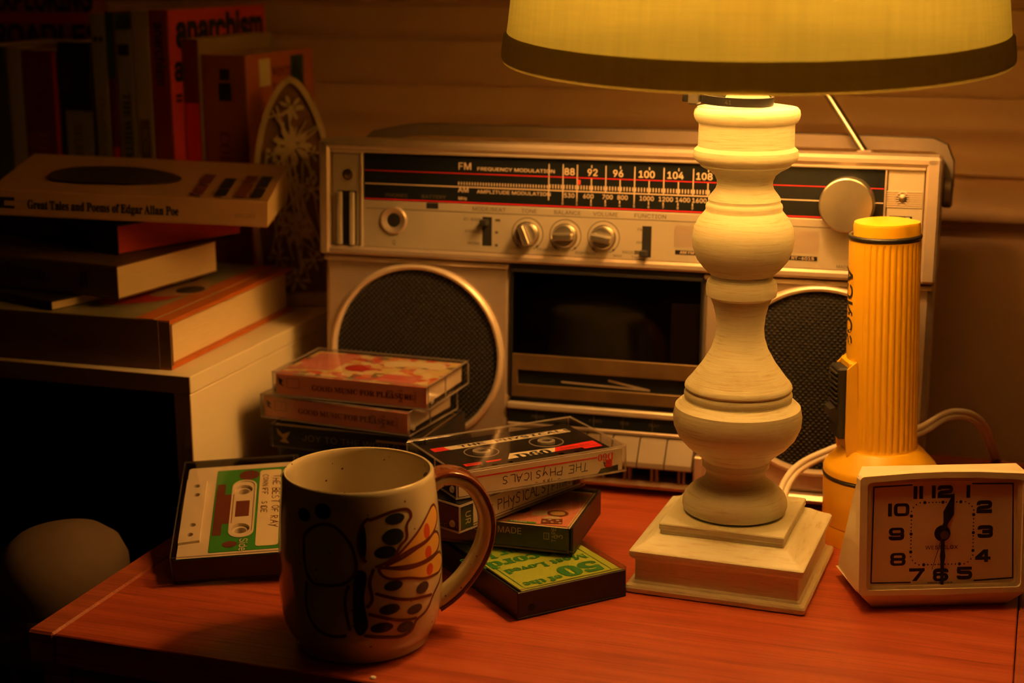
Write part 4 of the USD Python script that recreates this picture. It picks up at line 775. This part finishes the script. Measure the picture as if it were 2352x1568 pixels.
def pink_case(label, m):
    t = case(label, m, 'clear', top='card_multi', spine='card_pink')
    ST_(t, text('GOOD MUSIC FOR PLEASURE',.0036,'serif',1,.98), 'brown_ink', .0275,.0058); icon(t,.0800,.0056,'card_dark_green',.0050)
    ST_(t, affinity.rotate(text('TAPE',.0026,bold=1),-90,origin=(0,0)), 'brown_ink', .0880,.0122); ST_(t, affinity.rotate(text('1',.0026,bold=1),-90,origin=(0,0)),'brown_ink',.0930,.0085); ST_(t, affinity.rotate(text('STEREO',.0014,bold=1),-90,origin=(0,0)),'brown_ink',.0985,.0115)
    ST_(t, unary_union([Polygon([(.0040,.0125),(.0075,.0105),(.0062,.0088),(.0080,.0065),(.0045,.0080)])]), 'ink',0,0,'emblem'); r_ = sbox(.0100,.0060,.0190,.0125); ST_(t, r_.difference(r_.buffer(-.0003)),'brown_ink',0,0,'emblem')
    TP_(t, Polygon([(.006,.0180),(.0330,.0200),(.0340,.0620),(.0060,.0600)]), 'pink', lift=.0002); TP_(t, roundrect(.0700,.0960,.0060,.0230,.003),'pink',lift=.0003); TP_(t, roundrect(.0700,.0960,.0060,.0230,.003).buffer(-.001).difference(roundrect(.0700,.0960,.0060,.0230,.003).buffer(-.0014)),'label_red',lift=.0004)
    TP_(t, unary_union([affinity.translate(text(s,.0028,'serif',1),.0725,.0165-.0042*i) for i,s in enumerate(('MUSIC','FOR YOU'))]), 'label_red','lettering',lift=.0005)
    TP_(t, blob([(.062,.040),(.080,.046),(.100,.044),(.098,.056),(.075,.058),(.058,.052)]), 'label_cream','cover_picture',lift=.0002); TP_(t, blob([(.040,.026),(.050,.024),(.055,.030),(.050,.036),(.044,.040),(.038,.034)]), 'bk_red','cover_picture',lift=.0002)
    obj('tape_inside', bx(.004,CL-.004,.004,.0665,.0016,CT-.0028,.001), 'tape_white', t)
    return t
pink_case('clear cassette case with pink spine, second from top before the left speaker', frame((-.4711,.8866,.0498),R(2,-.0935)))
pink_case('clear cassette case with flowery pink cover, topmost before the left speaker', frame((-.4605,.8835,.0664),R(2,-.0203)))

# ================================================================ bookcase left of the nightstand
SZ, SX1, SX0, SY0, SY1 = .0902, -.4880, -1.02, .8290, 1.190
t = thing('bookcase', 'low cream bookcase with an open dark front beside the nightstand', 'bookcase', (0,0,0))
obj('top_board', bx(SX0,SX1,SY0+.0004,SY1,SZ-.0110,SZ,.0006), 'case_cream', t); 
obj('side_panel', bx(SX1-.0112,SX1-.0003,SY0+.0004,SY1,-ZT,SZ-.0114,.0005), 'case_cream', t); obj('side_panel', bx(SX0,SX0+.011,SY0+.0004,SY1,-ZT,SZ-.0114,.0005), 'case_cream', t)
obj('front_edge', bx(SX0,SX1-.0002,SY0-.0006,SY0+.0003,SZ-.0110,SZ-.0001), 'case_front', t, smooth=False, label='bare brown front edge'); obj('front_edge', bx(SX1-.0111,SX1-.0004,SY0-.0006,SY0+.0003,-ZT,SZ-.0114), 'case_front', t, smooth=False)
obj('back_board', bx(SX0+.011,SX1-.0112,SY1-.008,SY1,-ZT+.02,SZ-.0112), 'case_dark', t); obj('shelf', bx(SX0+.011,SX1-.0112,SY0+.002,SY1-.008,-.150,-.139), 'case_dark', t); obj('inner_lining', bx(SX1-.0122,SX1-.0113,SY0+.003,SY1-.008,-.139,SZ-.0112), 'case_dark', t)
# chair arm standing close to the nightstand
t = thing('chair_arm', 'rounded beige chair arm in the dark left of the nightstand', 'chair arm', frame((-.5280,.7420,-.010), R(2,-.25)))
pr = [(0,.030),(.012,.0290),(.024,.0250),(.033,.0175),(.0375,.0070),(.0382,-.004),(.0370,-.0150)]
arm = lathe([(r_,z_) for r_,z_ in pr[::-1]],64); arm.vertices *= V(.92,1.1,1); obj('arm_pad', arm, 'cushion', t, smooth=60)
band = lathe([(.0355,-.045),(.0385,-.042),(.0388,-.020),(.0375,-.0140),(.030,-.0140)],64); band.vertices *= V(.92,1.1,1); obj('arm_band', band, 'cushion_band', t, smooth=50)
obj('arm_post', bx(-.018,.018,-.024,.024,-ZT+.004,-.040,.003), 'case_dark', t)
# ================================================================ books
def book(label, m, L, D, T, cover, pages='pages', hard=False, group=None, spine=None, fan=0.0, category='book'):
    t = thing('book', label, category, m, group)
    c = .0026 if hard else .0007; ins = .0035 if hard else .0004
    def wedge(x0,x1,y0,y1,z0,z1): # top follows the fanned pages
        k = lambda y: fan*(y/D)**1.5
        return hull([(x,y,z+(k(y) if zt else 0)) for x in (x0,x1) for y in (y0,y1) for z,zt in ((z0,z0>T/2),(z1,z1>T/2))])
    obj('back_cover', bx(0,L,.0004,D,0,c), cover, t); obj('front_cover', wedge(0,L,.0004,D,T-c,T), cover, t)
    sp_ = [(0,y_,z) for y_,z in ((c*.9,.0002),(.0,.0010),(.0,T-.0010),(c*.9,T-.0002),(c*1.2,T-.0004),(c*1.2,.0004))]
    obj('spine', hull([(x,y_,z) for x in (0,L) for _,y_,z in sp_]), spine or cover, t, smooth=30)
    obj('page_block', wedge(ins,L-ins,c*1.2+.0002,D-ins,c+.0001,T-c-.0001), pages, t)
    return t
def SP(t, g, m, x, z, name='lettering', o=0, lift=.0002): return decal(name, affinity.translate(g,x,z), m, t, (0,0,0),(1,0,0),(0,0,1), lift)
def CV(t, g, m, y, x, T, name='lettering', lift=.0002): return decal(name, affinity.translate(g,y,-x), m, t, (0,0,T),(0,1,0),(-1,0,0), lift)       # front cover: reads along +y, its top at local x=0
# --- the pile lying on the bookcase
Lb = .245; t = book('thick orange-edged hardback in a brown jacket at the bottom of the book pile', frame((-.5068,.8400,SZ+.0002), R(2,.034))@frame((-Lb,0,0)), Lb, .182, .0315, 'orange_board', hard=True, spine='jacket_brown')
obj('jacket_front', bx(0,Lb-.010,-.0003,.181,.0315,.0320,.0002), 'jacket_picture', t); obj('jacket_spine', bx(0,Lb-.0075,-.0009,-.0002,.0006,.0316,.0002), 'jacket_brown', t, label='brown paper jacket, torn at the end'); obj('jacket_fold', bx(Lb-.0235,Lb-.0105,-.0003,.181,.0319,.0322), 'orange_board', t)
SP(t, text('Life Style',.0085,sx=1.0,align='r'), 'brown_ink', Lb-.128,.0120,lift=.0012); SP(t, text('Janet Barkas',.0085,sx=1.05,align='r'), 'brown_ink', Lb-.0515,.0120,lift=.0012); SP(t, unary_union([sbox(.0017*i,.0017*j*1.6,.0017*i+.0012,.0017*j*1.6+.0022) for i in range(5) for j in range(4) if (i+j)%3]), 'brown_ink', Lb-.0360,.0100,'emblem',lift=.0012)
for g, m_, l_ in ((blob([(.030,.178),(.060,.170),(.110,.176),(.100,.205),(.050,.212)]),'bk_red',.0008),(blob([(.060,.200),(.090,.195),(.120,.205),(.100,.222),(.070,.220)]),'cover_cream',.0009),(blob([(.075,.160),(.125,.150),(.150,.165),(.120,.182)]),'bk_teal',.0010),(ell(.085,.215,.012,.009),'bk_dark',.0011),(ell(.110,.192,.014,.008),'label_cream',.0012)):
    decal('cover_picture', affinity.affine_transform(g,[0,1,1,0,0,0]), m_, t, (0,0,.0315),(1,0,0),(0,1,0), l_)
t = book('thin dark paperback poking out left between the two thick books of the pile', frame((-.5922,.8407,.1221), R(2,-.30))@frame((-.19,0,0)), .19, .125, .0064, 'bk_dark')
L3 = .180; t = book('thick brown paperback with cream pages, third from the bottom of the pile', frame((-.5531,.8571,.1288), R(2,-.135))@frame((-L3,0,0)), L3, .104, .0215, 'bk_brown')
SP(t, text('THE COLLECTED',.0060,'serif',align='r'), 'ink', L3-.060,.0080); SP(t, unary_union([sbox(0,0,.0012,.011),sbox(.0022,0,.0034,.011),sbox(.0044,0,.0056,.011)]), 'ink', L3-.030,.0055,'emblem')
t = book('dark paperback with red page edges, second from the top of the pile', frame((-.5728,.8908,.1506), R(2,-.36))@frame((-.175,0,0)), .175, .106, .0195, 'bk_dark', pages='pages_red')
SP(t, text('NIGHT',.005,bold=1), 'grey_ink', .09,.006)
Lp, Dp, Tp = .178, .106, .0168
t = book('cream paperback of tales and poems lying on top of the pile', frame((-.4741,.9118,.1706), R(2,.3406)@R(1,.052))@frame((-Lp,0,0)), Lp, Dp, Tp, 'cover_cream', fan=.010)
SP(t, text('Great Tales and Poems of Edgar Allan Poe',.0058,'serif',2,.655), 'ink', .0240,.0052); SP(t, unary_union([sbox(0,0,.0034,.0072),sbox(.003,.005,.0100,.0072),sbox(.003,0,.0100,.0017)]), 'ink', .0060,.0048,'publisher_mark'); SP(t, affinity.rotate(text('EDITION',.0022),180), 'grey_ink', .157,.0058)
for k_, (xa, ws) in enumerate(((.128,((.004,.030),(.033,.060))),(.143,((.004,.022),(.024,.052))),(.156,((.004,.040),(.044,.062))),(.166,((.004,.026),(.030,.062))))):
    for a0,a1 in ws: decal('cover_lettering', sbox(xa,a0,xa+.0075,a1), ('brown_ink','ink')[k_%2], t, (0,0,Tp+.0001),(1,0,0),V(0,Dp,.010)/Dp*1.0, .0016)
decal('cover_picture', blob([(.030,.030),(.060,.022),(.095,.028),(.115,.040),(.100,.062),(.060,.070),(.032,.055)]), 'bk_dark', t, (0,0,Tp+.0001),(1,0,0),V(0,Dp,.010)/Dp, .0018)
# --- the row standing behind
UY = 1.020
def upright(label, x0, x1, top, D, cover, y0=UY, **k):
    L, T = top-SZ, x1-x0; m = frame((x0,y0,top+.0002), R(1,math.pi/2)); return book(label, m, L, D, T, cover, pages=k.pop('pages','pages_side'), group=None, **k), L, T
t, L, T = upright('dark grey-green upright book at the left end of the row', -.785,-.7425,.2760,.110,'bk_greygreen')
t, L, T = upright('thin cream upright book between the grey-green and the dark red books', -.7420,-.7295,.2755,.105,'bk_cream2')
t, L, T = upright('wide dark red upright book with a bright red edge', -.7290,-.6985,.2735,.108,'bk_darkred'); SP(t, sbox(.001,T-.0040,L-.001,T-.0008), 'bk_stripe',0,0,'edge_stripe'); SP(t, text('HISTORY',.009,'serif',1), 'bk_rust', .060,.010); SP(t, text('OF A CITY',.006,'serif'), 'bk_rust', .062,.002)
t, L, T = upright('black upright book with a grey lower spine panel', -.6975,-.6690,.2800,.108,'bk_blk'); SP(t, sbox(.050,.004,L-.001,T-.001), 'bk_grey',0,0,'spine_panel'); SP(t, text('SELECTED',.006), 'ink', .060,.011,lift=.0004)
t, L, T = upright('pale olive upright book right of the black one', -.6680,-.6558,.3005,.104,'bk_olive'); SP(t, unary_union([ell(0,0,.0022,.0018),ell(.0,.0045,.0022,.0018)]), 'ink', .018,.004,'emblem'); SP(t, text('ESSAYS ON ART',.0045,'serif'), 'bk_brown', .060,.0040)
t, L, T = upright('slim upright book with a teal top and red lower spine', -.6552,-.6480,.3020,.112,'bk_darkred'); SP(t, sbox(.0005,.0003,.048,T-.0003),'bk_teal',0,0,'spine_panel'); SP(t, sbox(.098,.0010,L-.04,T-.0006),'bk_stripe',0,0,'spine_panel'); CV(t, sbox(.001,-.040,.11,-.001),'bk_teal',0,0,T,'cover_panel'); CV(t, sbox(.001,-L,.11,-.040),'bk_darkred',0,0,T,'cover_panel')
t, L, T = upright('grey upright paperback with dark spine lettering', -.6476,-.6345,.2890,.104,'bk_grey'); SP(t, sbox(.010,.002,.018,T-.002),'ink',0,0,'emblem'); SP(t, text('THE WHITE HOTEL',.0062,'serif',1), 'ink', .045,.0040)
t, L, T = upright('tan upright paperback just left of the red one', -.6340,-.6195,.3030,.110,'bk_tan'); SP(t, sbox(.078,.003,.118,T-.003),'bk_brown',0,0,'spine_panel'); SP(t, text('HOW TO LIVE',.0050), 'bk_brown', .125,.0050); SP(t, text('NOW',.0050), 'bk_tan', .085,.0050,lift=.0004)
t, L, T = upright('bright red-orange upright paperback with a black title on its cover', -.6190,-.6032,.3035,.150,'bk_orange_red',spine='bk_spine_red'); SP(t, text('anarchism',.0075,bold=3,sx=.9), 'ink', .008,.0045)
CV(t, text('anarchism',.0205,bold=5,sx=.98), 'ink', .0085,.0255,T); CV(t, text('a',.016,bold=4), 'ink', .0045,.050,T); CV(t, unary_union([sbox(0,0,.009,.0022),sbox(0,.0035,.009,.0057)]), 'ink', .006,.066,T,'mark'); CV(t, text('a reader',.010,bold=2),'ink',.020,.048,T)
t, L, T = upright('thin upright book with a tan cover behind the thick rust one', -.6028,-.5890,.2825,.118,'bk_cream2',y0=1.036,spine='bk_darkred'); SP(t, sbox(.046,.001,.120,T-.001),'bk_stripe',0,0,'spine_panel')
t, L, T = upright('thick rust-brown upright book with a coral cover at the row end', -.5884,-.5520,.2715,.112,'bk_coral',y0=1.038,spine='bk_rust'); SP(t, unary_union([sbox(.010,.0150,.018,.0230),sbox(.020,.0140,.033,.0240)]),'ink',0,0,'publisher_mark'); SP(t, text('COLLECTED POEMS',.0085,'serif',1),'bk_darkred',.055,.0130)
CV(t, sbox(.072,-.030,.094,-.004),'bk_teal',0,0,T,'cover_picture'); CV(t, text('A',.010,'serif'),'ink',.080,.022,T,lift=.0004); CV(t, sbox(.020,-.024,.038,-.004),'label_cream',0,0,T,'cover_picture')
for i,s in enumerate(('WINTER','TALES','AND OTHER','STORIES')): CV(t, text(s,.0068,'serif',2,1.1),'bk_darkred',.016 if i>1 else .040,.018+.0115*i+(.012 if i>1 else 0),T)
t = book('large rust-red book with big black lettering standing behind the row', frame((-.960,1.150,.3420), R(1,math.pi/2)@R(0,0)), .342-SZ, .030, .205, 'bk_rust')
for s,x,z_,hh in (('EXPLORING',-.8480,.2985,.0185),('ROADLESS',-.8500,.2690,.0170)): decal('lettering', text(s,hh,bold=4,sx=.66 if s[0]=='E' else .98), 'ink', t, (-(z_-.342),-.0002,x+.960-(.0)), (0,0,1), (-1,0,0), .0003)
decal('stripe', sbox(0,0,.205,.0085), 'bk_red', t, (.0545,-.0002,0),(0,0,1),(-1,0,0),.0002)
# --- carved ornament at the end of the row
t = thing('carved_bookend', 'pale carved oval bookend with a pierced floral pattern', 'bookend', frame((-.5190,1.043,SZ+.0002), R(2,.42)))
ow, oh = .0300, .1675
def halfw(v): return ow*(np.clip(1-max(0,(v-.40)/.60)**2.3,0,1)**.62)*(1-.16*max(0,(.40-v)/.40)**1.5)
vs_ = np.linspace(0,1,60); outl = Polygon([(-halfw(v),v*oh) for v in vs_]+[(halfw(v),v*oh) for v in vs_[::-1]]).buffer(0)
obj('plate', place(prism(outl,0,.007),(0,0,0),(1,0,0),(0,0,1)), 'carve_dark', t, smooth=20, label='dark recessed ground')
rim = outl.difference(outl.buffer(-.0040)); rng = random.Random(11); fl = [rim]
for (fx,fz,n_,r0) in ((0,.118,9,.014),(-.011,.088,7,.009),(.012,.086,7,.009),(0,.058,9,.013),(-.013,.036,6,.008),(.013,.034,6,.008),(0,.145,7,.009),(0,.020,7,.010),(.014,.112,5,.006),(-.014,.112,5,.006)):
    fl.append(ell(fx,fz,r0*.24,r0*.24))
    for i in range(n_): a = 2*math.pi*i/n_+rng.uniform(-.2,.2); fl.append(ell(fx+r0*.66*math.cos(a),fz+r0*.66*math.sin(a),r0*.36,r0*.14,math.degrees(a)))
for i in range(26): a = rng.uniform(0,6.28); fl.append(stroke([(rng.uniform(-.022,.022),rng.uniform(.008,.150)) for _ in range(2)],.0011,False))
car = unary_union(fl).intersection(outl)
obj('carving', place(prism(car.simplify(.0001),.0068,.0105),(0,0,0),(1,0,0),(0,0,1)), 'ivory', t, smooth=20, label='raised ivory-coloured floral carving')
obj('foot', bx(-.024,.024,-.010,.012,0,.010,.002), 'ivory', t)
